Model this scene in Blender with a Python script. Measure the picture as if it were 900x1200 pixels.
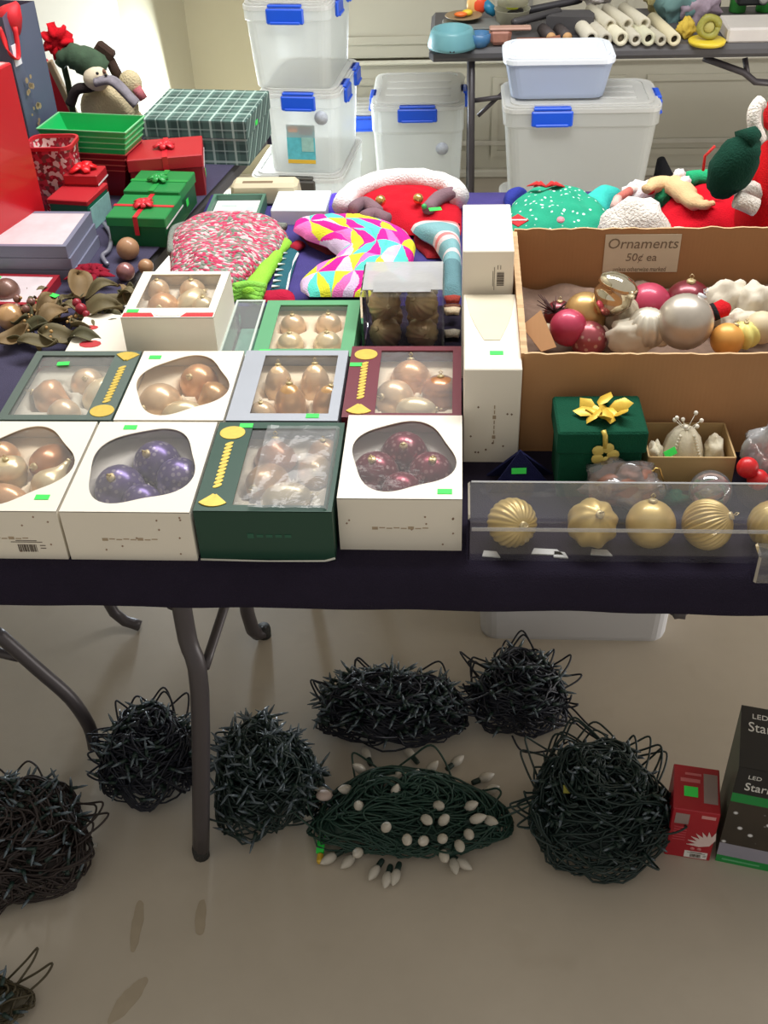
import bpy, bmesh, math, random
import numpy as np
from mathutils import Matrix, Vector, noise
for o in list(bpy.data.objects): bpy.data.objects.remove(o)
random.seed(7); rnd = random.Random(11)
R = math.radians; PI = math.pi
sc = bpy.context.scene; COL = sc.collection

# ---------------------------------------------------------------- camera
FOC, PITCH, YAW, ROLL, CAMZ = 1300.0, 38.0, 4.54, -2.3, 1.75     # focal length in pixels of the 900 x 1200 frame
cam = bpy.data.cameras.new('camera'); camo = bpy.data.objects.new('camera', cam); COL.objects.link(camo)
cam.sensor_fit = 'VERTICAL'; cam.sensor_height = 24; cam.lens = FOC / 1200 * 24; cam.clip_start = 0.02
CR = Matrix.Rotation(R(YAW), 3, 'Z') @ Matrix.Rotation(R(90 - PITCH), 3, 'X') @ Matrix.Rotation(R(ROLL), 3, 'Z')
camo.matrix_world = Matrix.Translation((0, 0, CAMZ)) @ CR.to_4x4()
sc.camera = camo
def _ray(px, py): return CR @ Vector(((px - 450) / FOC, -(py - 600) / FOC, -1))
def at(px, py, z=0.74):           # point of a horizontal plane seen at a pixel of the photograph
    d = _ray(px, py); t = (z - CAMZ) / d.z; return Vector((d.x * t, d.y * t, z))
def aty(px, py, y):               # point of a plane y = const
    d = _ray(px, py); t = y / d.y; return Vector((d.x * t, y, CAMZ + d.z * t))

# ---------------------------------------------------------------- light
w = bpy.data.worlds.new('world'); sc.world = w; w.use_nodes = True
w.node_tree.nodes['Background'].inputs[0].default_value = (1.0, 0.945, 0.86, 1)
w.node_tree.nodes['Background'].inputs[1].default_value = 0.50
def area(name, loc, target, sx, sy, watts, colr=(1, 1, 1)):
    l = bpy.data.lights.new(name, 'AREA'); l.shape = 'RECTANGLE'; l.size = sx; l.size_y = sy; l.energy = watts; l.color = colr
    o = bpy.data.objects.new(name, l); COL.objects.link(o); o.location = loc
    o.rotation_euler = (Vector(target) - Vector(loc)).to_track_quat('-Z', 'Y').to_euler(); return o
area('ceiling_light', (0.2, 2.35, 2.75), (0.1, 2.0, 0.7), 2.2, 0.5, 70, (0.98, 0.99, 1.0))
area('ceiling_light', (-0.6, 3.0, 2.6), (-0.9, 2.6, 0.8), 0.5, 1.0, 5, (1, 0.98, 0.94))
area('added_low_back_fill', (-0.86, 4.35, 0.42), (-0.62, 1.5, 0.0), 0.22, 0.45, 38, (0.80, 0.90, 1.0))  # added cool fill low at the back for the left floor patch; no real opening
area('added_side_fill', (2.6, 1.9, 0.42), (0.3, 1.6, 0.1), 1.8, 0.75, 38, (1.0, 0.96, 0.92))  # added fill brightening the floor under the tables; no doorway is there
sc.view_settings.view_transform = 'Standard'; sc.view_settings.look = 'None'
sc.view_settings.exposure = 0.0; sc.view_settings.gamma = 1

# ---------------------------------------------------------------- materials
def lin(c):
    return tuple(((x / 255) / 12.92 if x / 255 <= 0.04045 else ((x / 255 + 0.055) / 1.055) ** 2.4) for x in c) + (1,)
class NT:
    def __init__(s, name):
        s.m = bpy.data.materials.new(name); s.m.use_nodes = True; s.t = s.m.node_tree; s.n = s.t.nodes; s.n.clear()
        s.out = s.n.new('ShaderNodeOutputMaterial')
    def node(s, kind, **k):
        n = s.n.new(kind)
        for a, b in k.items(): setattr(n, a, b)
        return n
    def put(s, sock, v):
        if hasattr(v, 'is_output'): s.t.links.new(v, sock)
        else: sock.default_value = v
    def math(s, op, a, b=0.0, clamp=False):
        n = s.node('ShaderNodeMath', operation=op, use_clamp=clamp); s.put(n.inputs[0], a); s.put(n.inputs[1], b); return n.outputs[0]
    def mix(s, f, a, b):
        n = s.node('ShaderNodeMix', data_type='RGBA'); s.put(n.inputs['Factor'], f); s.put(n.inputs[6], a); s.put(n.inputs[7], b); return n.outputs[2]
    def coord(s): return s.node('ShaderNodeTexCoord').outputs['Object']
    def xyz(s, c=None):
        n = s.node('ShaderNodeSeparateXYZ'); s.put(n.inputs[0], c or s.coord()); return n.outputs
    def noise(s, scale, detail=3, c=None, rough=.55):
        n = s.node('ShaderNodeTexNoise'); n.inputs['Scale'].default_value = scale; n.inputs['Detail'].default_value = detail
        n.inputs['Roughness'].default_value = rough; s.put(n.inputs['Vector'], c or s.coord()); return n.outputs[0]
    def voro(s, scale, out='Distance', c=None):
        n = s.node('ShaderNodeTexVoronoi'); n.inputs['Scale'].default_value = scale; s.put(n.inputs['Vector'], c or s.coord()); return n.outputs[out]
    def ramp(s, f, stops, const=False):
        n = s.node('ShaderNodeValToRGB'); cr = n.color_ramp
        if const: cr.interpolation = 'CONSTANT'
        while len(cr.elements) < len(stops): cr.elements.new(0.5)
        for e, (p, c) in zip(cr.elements, stops): e.position = p; e.color = c
        s.put(n.inputs[0], f); return n.outputs[0]
    def bump(s, h, strength, dist=0.002):
        n = s.node('ShaderNodeBump'); n.inputs['Strength'].default_value = strength; n.inputs['Distance'].default_value = dist
        s.put(n.inputs['Height'], h); return n.outputs[0]
    def pbr(s, color, rough=.5, metal=0, normal=None, **k):
        p = s.node('ShaderNodeBsdfPrincipled'); s.put(p.inputs['Base Color'], color); s.put(p.inputs['Roughness'], rough); s.put(p.inputs['Metallic'], metal)
        if normal is not None: s.put(p.inputs['Normal'], normal)
        for a, b in k.items(): s.put(p.inputs[a.replace('_', ' ')], b)
        s.t.links.new(p.outputs[0], s.out.inputs[0]); return p
    def finish(s, sh): s.t.links.new(sh, s.out.inputs[0])
_mc = {}
def M(c, rough=.5, metal=0, var=.12, vs=12, bump=0, bs=200, bd=.001, **k):
    key = (tuple(c), rough, metal, var, vs, bump, bs, bd, tuple(sorted(k.items())))
    if key in _mc: return _mc[key]
    n = NT('mat_%d' % len(_mc)); L = lin(c)
    col = L
    if var: col = n.mix(n.noise(vs), tuple(x * (1 - var) for x in L[:3]) + (1,), tuple(min(1, x * (1 + var)) for x in L[:3]) + (1,))
    nm = n.bump(n.noise(bs, 2), bump, bd) if bump else None
    n.pbr(col, rough, metal, nm, **k); _mc[key] = n.m; return n.m
def plastic(c, **k): return M(c, .35, var=.05, **k)
def fabric(c, bs=350, **k): return M(c, .95, var=.18, vs=25, bump=.7, bs=bs, bd=.003, **{'Specular_IOR_Level': .2, **k})
def film(name, tint=(1, 1, 1), haze=.05, wr=45, strength=.5, rough=.06, base=.03):
    n = NT(name); nm = n.bump(n.noise(wr, 3), strength, .004)
    tr = n.node('ShaderNodeBsdfTransparent'); tr.inputs[0].default_value = tint + (1,)
    gl = n.node('ShaderNodeBsdfGlossy'); gl.inputs['Roughness'].default_value = rough; n.put(gl.inputs['Normal'], nm)
    df = n.node('ShaderNodeBsdfDiffuse'); df.inputs[0].default_value = (.9, .9, .9, 1)
    fr = n.node('ShaderNodeFresnel'); fr.inputs[0].default_value = 1.45; n.put(fr.inputs['Normal'], nm)
    m1 = n.node('ShaderNodeMixShader'); m1.inputs[0].default_value = haze; n.put(m1.inputs[1], tr.outputs[0]); n.put(m1.inputs[2], df.outputs[0])
    m2 = n.node('ShaderNodeMixShader'); n.put(m2.inputs[0], n.math('ADD', fr.outputs[0], base)); n.put(m2.inputs[1], m1.outputs[0]); n.put(m2.inputs[2], gl.outputs[0])
    n.finish(m2.outputs[0]); return n.m
def frosted(name, c, clear=.35, rough=.3):
    n = NT(name); L = lin(c)
    tr = n.node('ShaderNodeBsdfTransparent'); tr.inputs[0].default_value = (.97, .97, .97, 1)
    p = n.node('ShaderNodeBsdfPrincipled'); p.inputs['Base Color'].default_value = L; p.inputs['Roughness'].default_value = rough
    tl = n.node('ShaderNodeBsdfTranslucent'); tl.inputs[0].default_value = L
    a = n.node('ShaderNodeMixShader'); a.inputs[0].default_value = .35; n.put(a.inputs[1], p.outputs[0]); n.put(a.inputs[2], tl.outputs[0])
    b = n.node('ShaderNodeMixShader'); b.inputs[0].default_value = clear; n.put(b.inputs[1], a.outputs[0]); n.put(b.inputs[2], tr.outputs[0])
    n.finish(b.outputs[0]); return n.m

# ---------------------------------------------------------------- mesh builder
class MB:
    def __init__(s): s.v = []; s.f = []; s.sm = []; s.mi = []; s.M = None
    def add(s, vs, fs, smooth=False, mi=0, X=None):
        b = len(s.v)
        for p in vs:
            p = Vector(p)
            if X is not None: p = X @ p
            if s.M is not None: p = s.M @ p
            s.v.append(tuple(p))
        for f in fs: s.f.append(tuple(i + b for i in f)); s.sm.append(smooth); s.mi.append(mi)
        return s
    def box(s, c, d, bev=0, mi=0, X=None, taper=1.0):      # c: centre, d: full sizes; taper scales the bottom
        x, y, z = d[0] / 2, d[1] / 2, d[2] / 2; e = min(bev, x * .9, y * .9, z * .9)
        c = Vector(c)
        def tp(p):
            k = 1 + (taper - 1) * (z - p[2]) / (2 * z); return c + Vector((p[0] * k, p[1] * k, p[2]))
        if e <= 0:
            vs = [tp((a * x, b * y, g * z)) for g in (-1, 1) for b in (-1, 1) for a in (-1, 1)]
            return s.add(vs, [(0, 2, 3, 1), (4, 5, 7, 6), (0, 1, 5, 4), (2, 6, 7, 3), (0, 4, 6, 2), (1, 3, 7, 5)], mi=mi, X=X)
        vs = []; idx = {}
        for g in (-1, 1):
            for b in (-1, 1):
                for a in (-1, 1):
                    for k in range(3):
                        p = [a * (x - e), b * (y - e), g * (z - e)]; p[k] = (a * x, b * y, g * z)[k]
                        idx[(a, b, g, k)] = len(vs); vs.append(tp(p))
        fs = []; I = idx
        for k in range(3):
            o1, o2 = [(1, 2), (0, 2), (0, 1)][k]
            for sg in (-1, 1):
                q = []
                for u, v in ((-1, -1), (1, -1), (1, 1), (-1, 1)):
                    t = [0, 0, 0]; t[k] = sg; t[o1] = u; t[o2] = v; q.append(I[(*t, k)])
                fs.append(tuple(q))
        for k in range(3):
            o1, o2 = [(1, 2), (0, 2), (0, 1)][k]
            for u in (-1, 1):
                for v in (-1, 1):
                    t0 = [0, 0, 0]; t0[k] = -1; t0[o1] = u; t0[o2] = v; t1 = list(t0); t1[k] = 1
                    fs.append((I[(*t0, o1)], I[(*t1, o1)], I[(*t1, o2)], I[(*t0, o2)]))
        for g in (-1, 1):
            for b in (-1, 1):
                for a in (-1, 1): fs.append(tuple(I[(a, b, g, k)] for k in range(3)))
        return s.add(vs, fs, mi=mi, X=X)
    def lathe(s, prof, n=20, mi=0, X=None, smooth=True, flute=0, nf=0, tw=0):
        vs = []; m = len(prof)
        for j, (r, z) in enumerate(prof):
            for i in range(n):
                a = 2 * PI * i / n; rr = r * (1 + flute * math.cos(nf * a + tw * z)) if flute else r
                vs.append((rr * math.cos(a), rr * math.sin(a), z))
        fs = [(j * n + i, j * n + (i + 1) % n, (j + 1) * n + (i + 1) % n, (j + 1) * n + i) for j in range(m - 1) for i in range(n)]
        if prof[0][0] > 1e-5: fs.append(tuple(range(n - 1, -1, -1)))
        if prof[-1][0] > 1e-5: fs.append(tuple((m - 1) * n + i for i in range(n)))
        return s.add(vs, fs, smooth, mi, X)
    def ball(s, c, r, n=20, m=12, mi=0, X=None, ph=0, amp=0):
        if not isinstance(r, (tuple, list)): r = (r, r, r)
        vs = []
        for j in range(m + 1):
            t = PI * j / m
            for i in range(n):
                a = 2 * PI * i / n; d = Vector((math.sin(t) * math.cos(a), math.sin(t) * math.sin(a), -math.cos(t)))
                k = 1 + (amp * noise.noise(d * 2.2 + Vector((ph, 0, 0))) if amp else 0)
                vs.append((c[0] + d.x * r[0] * k, c[1] + d.y * r[1] * k, c[2] + d.z * r[2] * k))
        fs = [(j * n + i, j * n + (i + 1) % n, (j + 1) * n + (i + 1) % n, (j + 1) * n + i) for j in range(m) for i in range(n)]
        return s.add(vs, fs, True, mi, X)
    def tube(s, pts, r, n=8, mi=0, X=None, flat=None, caps=True, amp=0, ph=0):   # r number or list; flat = height/width ratio of the section (list or number)
        P = [Vector(p) for p in pts]; m = len(P)
        rs = r if isinstance(r, (list, tuple)) else [r] * m
        fl = flat if isinstance(flat, (list, tuple)) else [flat if flat is not None else 1] * m
        vs = []; up = Vector((0, 0, 1)); prev = None
        for j in range(m):
            t = (P[min(j + 1, m - 1)] - P[max(j - 1, 0)])
            if t.length < 1e-9: t = Vector((1, 0, 0))
            t.normalize()
            if flat is not None:
                side = t.cross(up); side = side.normalized() if side.length > 1e-4 else Vector((1, 0, 0)); u2 = side.cross(t)
            else:
                if prev is None:
                    side = t.orthogonal().normalized()
                else:
                    side = prev - t * prev.dot(t); side = side.normalized() if side.length > 1e-5 else t.orthogonal().normalized()
                prev = side; u2 = t.cross(side)
            for i in range(n):
                a = 2 * PI * i / n
                q = side * math.cos(a) * rs[j] + u2 * math.sin(a) * rs[j] * fl[j]
                if amp: q = q * (1 + amp * noise.noise((P[j] + q) * 28 + Vector((ph, 0, 0))))
                vs.append(P[j] + q)
        fs = [(j * n + i, j * n + (i + 1) % n, (j + 1) * n + (i + 1) % n, (j + 1) * n + i) for j in range(m - 1) for i in range(n)]
        if caps: fs += [tuple(range(n - 1, -1, -1)), tuple((m - 1) * n + i for i in range(n))]
        return s.add(vs, fs, True, mi, X)
    def prism(s, poly, z0, z1, mi=0, X=None, smooth=False):
        n = len(poly); vs = [(x, y, z0) for x, y in poly] + [(x, y, z1) for x, y in poly]
        fs = [tuple(range(n - 1, -1, -1)), tuple(range(n, 2 * n))] + [(i, (i + 1) % n, n + (i + 1) % n, n + i) for i in range(n)]
        return s.add(vs, fs, smooth, mi, X)
    def ring(s, outer, inner, z0, z1, mi=0, X=None):       # plate with a hole, both outlines with the same count
        n = len(outer); vs = []
        for z in (z0, z1): vs += [(x, y, z) for x, y in outer] + [(x, y, z) for x, y in inner]
        fs = []
        for i in range(n):
            j = (i + 1) % n
            fs += [(i, n + i, n + j, j), (2 * n + i, 2 * n + j, 3 * n + j, 3 * n + i), (i, j, 2 * n + j, 2 * n + i), (n + i, 3 * n + i, 3 * n + j, n + j)]
        return s.add(vs, fs, False, mi, X)
    def grid(s, fn, nu, nv, mi=0, smooth=True, X=None, mifn=None):
        vs = [fn(i / nu, j / nv) for j in range(nv + 1) for i in range(nu + 1)]
        fs = [(j * (nu + 1) + i, j * (nu + 1) + i + 1, (j + 1) * (nu + 1) + i + 1, (j + 1) * (nu + 1) + i) for j in range(nv) for i in range(nu)]
        b = len(s.mi); s.add(vs, fs, smooth, mi, X)
        if mifn:
            for q in range(len(fs)): s.mi[b + q] = mifn(q % nu, q // nu)
        return s
    def pad(s, outline, h, c=(0, 0, 0), rings=6, mi=0, X=None, p=2.2, amp=0, ph=0, mifn=None):   # stuffed shape from a star-shaped outline lying flat, base on z=0
        n = len(outline); cx = sum(q[0] for q in outline) / n; cy = sum(q[1] for q in outline) / n; vs = []; fs = []
        for side in (1, -1):
            for k in range(rings + 1):
                t = k / rings; z = (h / 2) * (1 + side * max(0, 1 - t ** p) ** .5)
                for i, (x, y) in enumerate(outline):
                    q = Vector((cx + (x - cx) * max(t, .001), cy + (y - cy) * max(t, .001), z))
                    if amp and side == 1: q.z += amp * noise.noise(Vector((q.x, q.y, ph)) * 40) * (1 - t * .7)
                    vs.append(q + Vector(c))
        mis = []
        for q in range(2):
            b = q * (rings + 1) * n
            for k in range(rings):
                for i in range(n):
                    j = (i + 1) % n; f = (b + k * n + i, b + (k + 1) * n + i, b + (k + 1) * n + j, b + k * n + j)
                    fs.append(f if q == 0 else f[::-1]); mis.append(mifn(k, i) if (mifn and q == 0) else mi)
        b0 = len(s.mi); s.add(vs, fs, True, mi, X)
        s.mi[b0:] = mis; return s
    def build(s, name, mat, parent=None, loc=None, shade=None):
        me = bpy.data.meshes.new(name); me.from_pydata(s.v, [], s.f)
        for m in (mat if isinstance(mat, (list, tuple)) else [mat]): me.materials.append(m)
        me.polygons.foreach_set('use_smooth', s.sm); me.polygons.foreach_set('material_index', s.mi); me.update()
        o = bpy.data.objects.new(name, me); COL.objects.link(o)
        if parent: o.parent = parent
        if loc is not None: o.location = loc
        return o
def empty(name, label, cat, loc=(0, 0, 0), rz=0, group=None):
    o = bpy.data.objects.new(name, None); COL.objects.link(o); o.location = loc; o.rotation_euler = (0, 0, rz)
    o['label'] = label; o['category'] = cat; o.empty_display_size = .02
    if group: o['group'] = group
    return o
def tag(o, label, cat, group=None):
    o['label'] = label; o['category'] = cat
    if group: o['group'] = group
    return o
def struct(o): o['kind'] = 'structure'; return o
def stuff(o): o['kind'] = 'stuff'; return o
def text(body, size, mat, parent, loc, rot=(0, 0, 0), name='lettering', shear=0, ex=.0002, align='LEFT', sx=1):
    c = bpy.data.curves.new(name, 'FONT'); c.body = body; c.size = size; c.extrude = ex; c.shear = shear; c.align_x = align; c.resolution_u = 3
    q = bpy.data.objects.new('tmp', c); me = bpy.data.meshes.new_from_object(q); bpy.data.objects.remove(q); me.materials.clear(); me.materials.append(mat)
    o = bpy.data.objects.new(name, me); COL.objects.link(o); o.parent = parent; o.location = loc; o.rotation_euler = rot
    o.scale = (sx, 1, 1); return o
def circ(n, rx, ry=None, cx=0, cy=0, ph=0):
    ry = ry or rx; return [(cx + rx * math.cos(2 * PI * i / n + ph), cy + ry * math.sin(2 * PI * i / n + ph)) for i in range(n)]
def T_(v): return Matrix.Translation(v)
def RX(a): return Matrix.Rotation(a, 4, 'X')
def RY(a): return Matrix.Rotation(a, 4, 'Y')
def RZ(a): return Matrix.Rotation(a, 4, 'Z')
def smoothpath(pts, k=5):
    P = [Vector(p) for p in pts]; out = []
    for i in range(len(P) - 1):
        a, b, c, d = P[max(i - 1, 0)], P[i], P[i + 1], P[min(i + 2, len(P) - 1)]
        for q in range(k):
            t = q / k; out.append(.5 * ((2 * b) + (c - a) * t + (2 * a - 5 * b + 4 * c - d) * t * t + (3 * b - a - 3 * c + d) * t ** 3))
    out.append(P[-1]); return out
GREEN = M((60, 235, 90), .6, var=0)
TT = .742      # top of the tablecloths

# ================================================================ SETTING
def concrete():
    n = NT('concrete'); c = n.coord(); a = n.noise(1.6, 5, c); b = n.noise(30, 4, c)
    g = n.ramp(a, [(.3, lin((178, 168, 153))), (.7, lin((197, 187, 172)))])
    g = n.mix(n.math('MULTIPLY', n.ramp(n.noise(5.5, 3, c), [(.6, (0, 0, 0, 1)), (.72, (1, 1, 1, 1))]), .25), g, lin((156, 142, 122)))
    g = n.mix(n.math('MULTIPLY', b, .18), g, lin((160, 150, 134)))
    n.pbr(g, .5, 0, n.bump(b, .15, .002)); return n.m
m = MB(); m.box((0.6, 2.4, -.05), (6.4, 6.2, .1)); struct(m.build('floor', concrete()))
# darker stains worn into the floor (thin marks, part of the floor)
fl = bpy.data.objects['floor']
for px, py, rx, ry, a in ((150, 1172, .014, .045, -.5), (160, 1085, .010, .05, .1), (235, 1075, .010, .035, .1)):
    p = at(px, py, 0); s = MB(); s.prism([(x * (1 + .3 * noise.noise(Vector((x * 60, y * 60, px)))), y * (1 + .3 * noise.noise(Vector((x * 60, y * 60, 3))))) for x, y in circ(28, rx, ry)], 0, .0005, X=RZ(a))
    s.build('floor_stain', M((166, 153, 133), .55, var=.1, vs=40), fl, (p.x, p.y, .0001))
WALLT = M((158, 150, 124), .9, var=.03, vs=3, bump=.1, bs=60)
WALLW = M((192, 188, 172), .85, var=.02, vs=3)
m = MB(); m.box((-.2, 4.6, 1.3), (2.6, .1, 2.6)); m.box((3.0, 4.60, 1.3), (.9, .1, 2.6)); m.box((1.85, 4.68, 2.4), (1.5, .06, .4)); struct(m.build('wall_back', WALLT))
# left wall, running beside the long table
WD = Vector((math.sin(R(10.2)), math.cos(R(10.2)), 0)); WN = Vector((WD.y, -WD.x, 0)); WB = Vector((-1.06, 4.55, 0))
m = MB(); L = 4.9; c = WB - WD * L / 2 - WN * .05
m.box((0, 0, 1.3), (.1, L, 2.6)); o = m.build('wall_left', WALLT, None, c); o.rotation_euler.z = -R(10.2); struct(o)
m = MB(); m.box((0, 0, 1.3), (.03, 3.9, 2.56), .006); c = WB - WD * (.62 + 1.95) + WN * .016
o = m.build('trim_1', WALLW, None, c); o.rotation_euler.z = -R(10.2); struct(o)
# sectional garage door: four sections, each with pressed rectangular panels
gd = bpy.data.objects.new('door_1', None); COL.objects.link(gd); gd.location = (0, 4.5, 0); struct(gd)
GW = M((176, 172, 156), .6, var=.03, vs=4)
X0, X1 = -.50, 2.5
for k, (z0, z1) in enumerate(((.03, .455), (.475, .98), (1.0, 1.5), (1.52, 2.02))):
    m = MB(); m.box(((X0 + X1) / 2, .02, (z0 + z1) / 2), (X1 - X0, .04, z1 - z0), .004); s = m.build('door_section', GW, gd)
    nx = 5; pw = (X1 - X0) / nx
    for i in range(nx):
        cx = X0 + pw * (i + .5); q = MB()
        zz0, zz1 = z0 + .055, z1 - .055; w2 = pw / 2 - .04
        q.ring([(-w2, -1), (w2, -1), (w2, 1), (-w2, 1)], [(-w2 + .025, -.85), (w2 - .025, -.85), (w2 - .025, .85), (-w2 + .025, .85)], 0, .008,
               X=T_((cx, 0, (zz0 + zz1) / 2)) @ RX(PI / 2) @ Matrix.Diagonal((1, (zz1 - zz0) / 2, 1, 1)))
        q.build('pressed_panel', GW, s)
m = MB(); m.tube([(X0, -.012, .462), (X1, -.012, .466)], .010, 8); m.build('section_joint', M((206, 202, 188), .5, var=0), gd)
m = MB(); m.box(((X0 + X1) / 2, -.005, .018), (X1 - X0, .05, .035), .008); m.build('bottom_seal', M((190, 186, 172), .7), gd)
m = MB(); m.box(((X0 + X1) / 2, -.006, .14), (X1 - X0, .012, .02), .003); m.build('door_rail', M((180, 176, 163), .6), gd)
m = MB()
for k in range(16): m.box((0, 0, .3 + k * .11), (.05, .02, .085), .004)
m.box((0, .012, 1.1), (.075, .01, 1.95)); m.build('centre_stile', M((150, 148, 140), .4, .3), gd, (.245, -.02, 0))

# ================================================================ TABLES
BLK = M((74, 69, 72), .4, .2, var=.05); GREYP = M((84, 82, 84), .55, var=.06, bump=.2, bs=250)
DARKC = fabric((36, 30, 46), bs=500); PURP = fabric((74, 70, 92), bs=500)
WPL = M((214, 206, 190), .5, var=.03)
def slab(name, L, W, T, mat, parent, z):
    m = MB(); m.box((0, 0, z), (L, W, T), .012); return m.build(name, mat, parent)
# main table: 1.83 x .76, its front edge at y 1.16
mt = empty('folding_table', 'nearest folding table holding rows of boxed ornaments, dark cloth on top', 'table', (.26, 1.545, 0), 0, None)
slab('table_top', 1.84, .76, .054, WPL, mt, .7085)
def wp(p): return Vector(p) - Vector((.26, 1.545, 0))
def leg(pts, r=.0155, par=mt, nm='leg', off=wp, mat=BLK):
    m = MB(); m.tube([off(p) for p in smoothpath(pts, 4)], r, 10); return m.build(nm, mat, par)
leg([aty(211, 700, 1.24), aty(220, 750, 1.23), aty(234, 810, 1.21), Vector((-.458, 1.20, .012))])
a = aty(262, 700, 1.50); leg([Vector((a.x, 1.70, .69)), aty(290, 718, 1.745), Vector((-.422, 1.777, .012))])
leg([aty(266, 702, 1.36), aty(240, 782, 1.22)], .008, nm='brace')
leg([(-.43, 1.23, .60), (-.40, 1.72, .60)], .010, nm='cross_bar')
leg([(.96, 1.23, .69), (1.0, 1.21, .35), (1.0, 1.2, .012)]); leg([(.96, 1.72, .69), (1.0, 1.75, .35), (1.0, 1.777, .012)])
leg([(.99, 1.23, .60), (.99, 1.72, .60)], .010, nm='cross_bar')
for p in ((-.458, 1.20), (-.422, 1.777), (1.0, 1.2), (1.0, 1.777)):
    m = MB(); m.lathe([(.015, 0), (.016, .02), (.014, .03)], 12); m.build('foot_cap', M((40, 40, 40), .7), mt, wp((p[0], p[1], 0)))
# rear table
rt = empty('folding_table', 'second folding table behind the first, covered with stockings and plush', 'table', (.32, 2.21, 0))
slab('table_top', 1.80, .545, .045, WPL, rt, .7125)
for sx in (-1, 1):
    for sy in (-1, 1):
        m = MB(); m.tube([(sx * .62, sy * .2, .69), (sx * .66, sy * .22, .3), (sx * .66, sy * .23, .0)], .0125, 8); m.build('leg', BLK, rt)
# left table, turned ten degrees along the left wall
lt = empty('folding_table', 'folding table along the left wall holding gift boxes and snowman', 'table', (-.5 - .385 * math.cos(R(10.2)) - .92 * math.sin(R(10.2)), 2.955 - .92 * math.cos(R(10.2)) + .385 * math.sin(R(10.2)), 0), -R(10.2))
slab('table_top', .76, 1.83, .045, GREYP, lt, .7125)
IL = lt.matrix_basis.copy()
ILI = (Matrix.Translation(lt.location) @ RZ(-R(10.2))).inverted()
def lo(p): return ILI @ Vector(p)
f1 = Vector((-.721, 1.438, .012)); f2 = Vector((-.708, 1.79, .012))
leg([(-1.02, 1.44, .69), aty(-20, 728, 1.44), aty(0, 745, 1.44), aty(45, 785, 1.44), aty(82, 818, 1.44), aty(104, 850, 1.44), f1], .0135, lt, off=lo)
leg([(-.80, 1.80, .69), aty(120, 694, 1.80), f2], .0125, lt, off=lo)
leg([aty(-30, 758, 1.46), aty(22, 770, 1.45)], .010, lt, 'brace', off=lo)
leg([(-1.05, 2.7, .69), (-1.02, 2.78, .012)], .0125, lt, off=lo); leg([(-.70, 2.72, .69), (-.66, 2.80, .012)], .0125, lt, off=lo)
# cloths
def cloth(name, x0, x1, y0, y1, zt, zh, mat, label, rz=0, loc=(0, 0, 0), nx=90, sides=0.0, ph=0):
    prof = [(y1 + .008, zt - .05), (y1 + .004, zt)] + [(y1 + (y0 - y1) * t / 10, zt) for t in range(1, 10)] + [(y0 - .002, zt), (y0 - .008, zt - .008)] + [(y0 - .010 - .004 * t, zt - .01 + (zh - zt + .01) * t / 4) for t in range(1, 5)]
    def fn(u, v):
        i = min(int(v * (len(prof) - 1)), len(prof) - 2); t = v * (len(prof) - 1) - i
        y = prof[i][0] * (1 - t) + prof[i + 1][0] * t; z = prof[i][1] * (1 - t) + prof[i + 1][1] * t
        x = x0 + (x1 - x0) * u
        if z < zt - .012 and y < y1: k = (zt - z) / (zt - zh); y -= .004 * k * (1 + noise.noise(Vector((x * 9, ph, 0)))); z += .004 * k * noise.noise(Vector((x * 4, ph, 3)))
        return (x, y, z)
    m = MB(); m.grid(fn, nx, len(prof) - 1); o = m.build(name, mat, None, loc); o.rotation_euler.z = rz
    s = o.modifiers.new('thickness', 'SOLIDIFY'); s.thickness = .002; s.offset = -1
    return tag(o, label, 'tablecloth')
cloth('tablecloth', -.66, 1.18, 1.16, 1.925, TT, .692, DARKC, 'dark purple-black tablecloth on the nearest table, hanging over its front edge')
cloth('tablecloth', -.575, 1.22, 1.94, 2.482, TT, .70, fabric((74, 66, 128), bs=500), 'purple-blue tablecloth under the stockings and plush on the rear table', ph=5)
cloth('tablecloth', -.384, .384, -.918, .918, TT, .70, PURP, 'grey-purple tablecloth under the gift boxes on the left table', rz=-R(10.2), loc=lt.location, ph=9)
# clamp knob hanging under the front edge
m = MB(); m.lathe([(.003, .03), (.004, .004), (.012, .0), (.013, -.012), (.006, -.018), (0, -.018)], 12, flute=.15, nf=6)
m.tube([(-.02, 0, .002), (0, 0, -.002), (.014, 0, -.001)], .003, 6); o = m.build('clamp_knob', BLK, mt, wp((.322, 1.178, .660)))

# ================================================================ STORAGE TUBS
TUB = frosted('tub_plastic', (226, 227, 222), .5); LID = frosted('tub_lid_plastic', (238, 238, 234), .22, .2); BLUE = plastic((22, 84, 214))
LABT = M((90, 180, 190), .4, var=.3, vs=60); LABO = M((226, 160, 120), .5); LABW = M((225, 225, 225), .5)
def rrect(w, d, r, n=5):
    out = []
    for cx, cy, a0 in ((w / 2 - r, d / 2 - r, 0), (-w / 2 + r, d / 2 - r, PI / 2), (-w / 2 + r, -d / 2 + r, PI), (w / 2 - r, -d / 2 + r, 1.5 * PI)):
        for k in range(n + 1): a = a0 + PI / 2 * k / n; out.append((cx + r * math.cos(a), cy + r * math.sin(a)))
    return out
def shell(m, secs):        # secs: (w, d, r, z) stacked closed outlines
    rs = [rrect(w, d, r) for w, d, r, z in secs]; n = len(rs[0]); vs = []
    for o_, (w, d, r, z) in zip(rs, secs): vs += [(x, y, z) for x, y in o_]
    fs = [(j * n + i, j * n + (i + 1) % n, (j + 1) * n + (i + 1) % n, (j + 1) * n + i) for j in range(len(secs) - 1) for i in range(n)]
    fs.append(tuple(range(n - 1, -1, -1))); return m.add(vs, fs, False)
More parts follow.
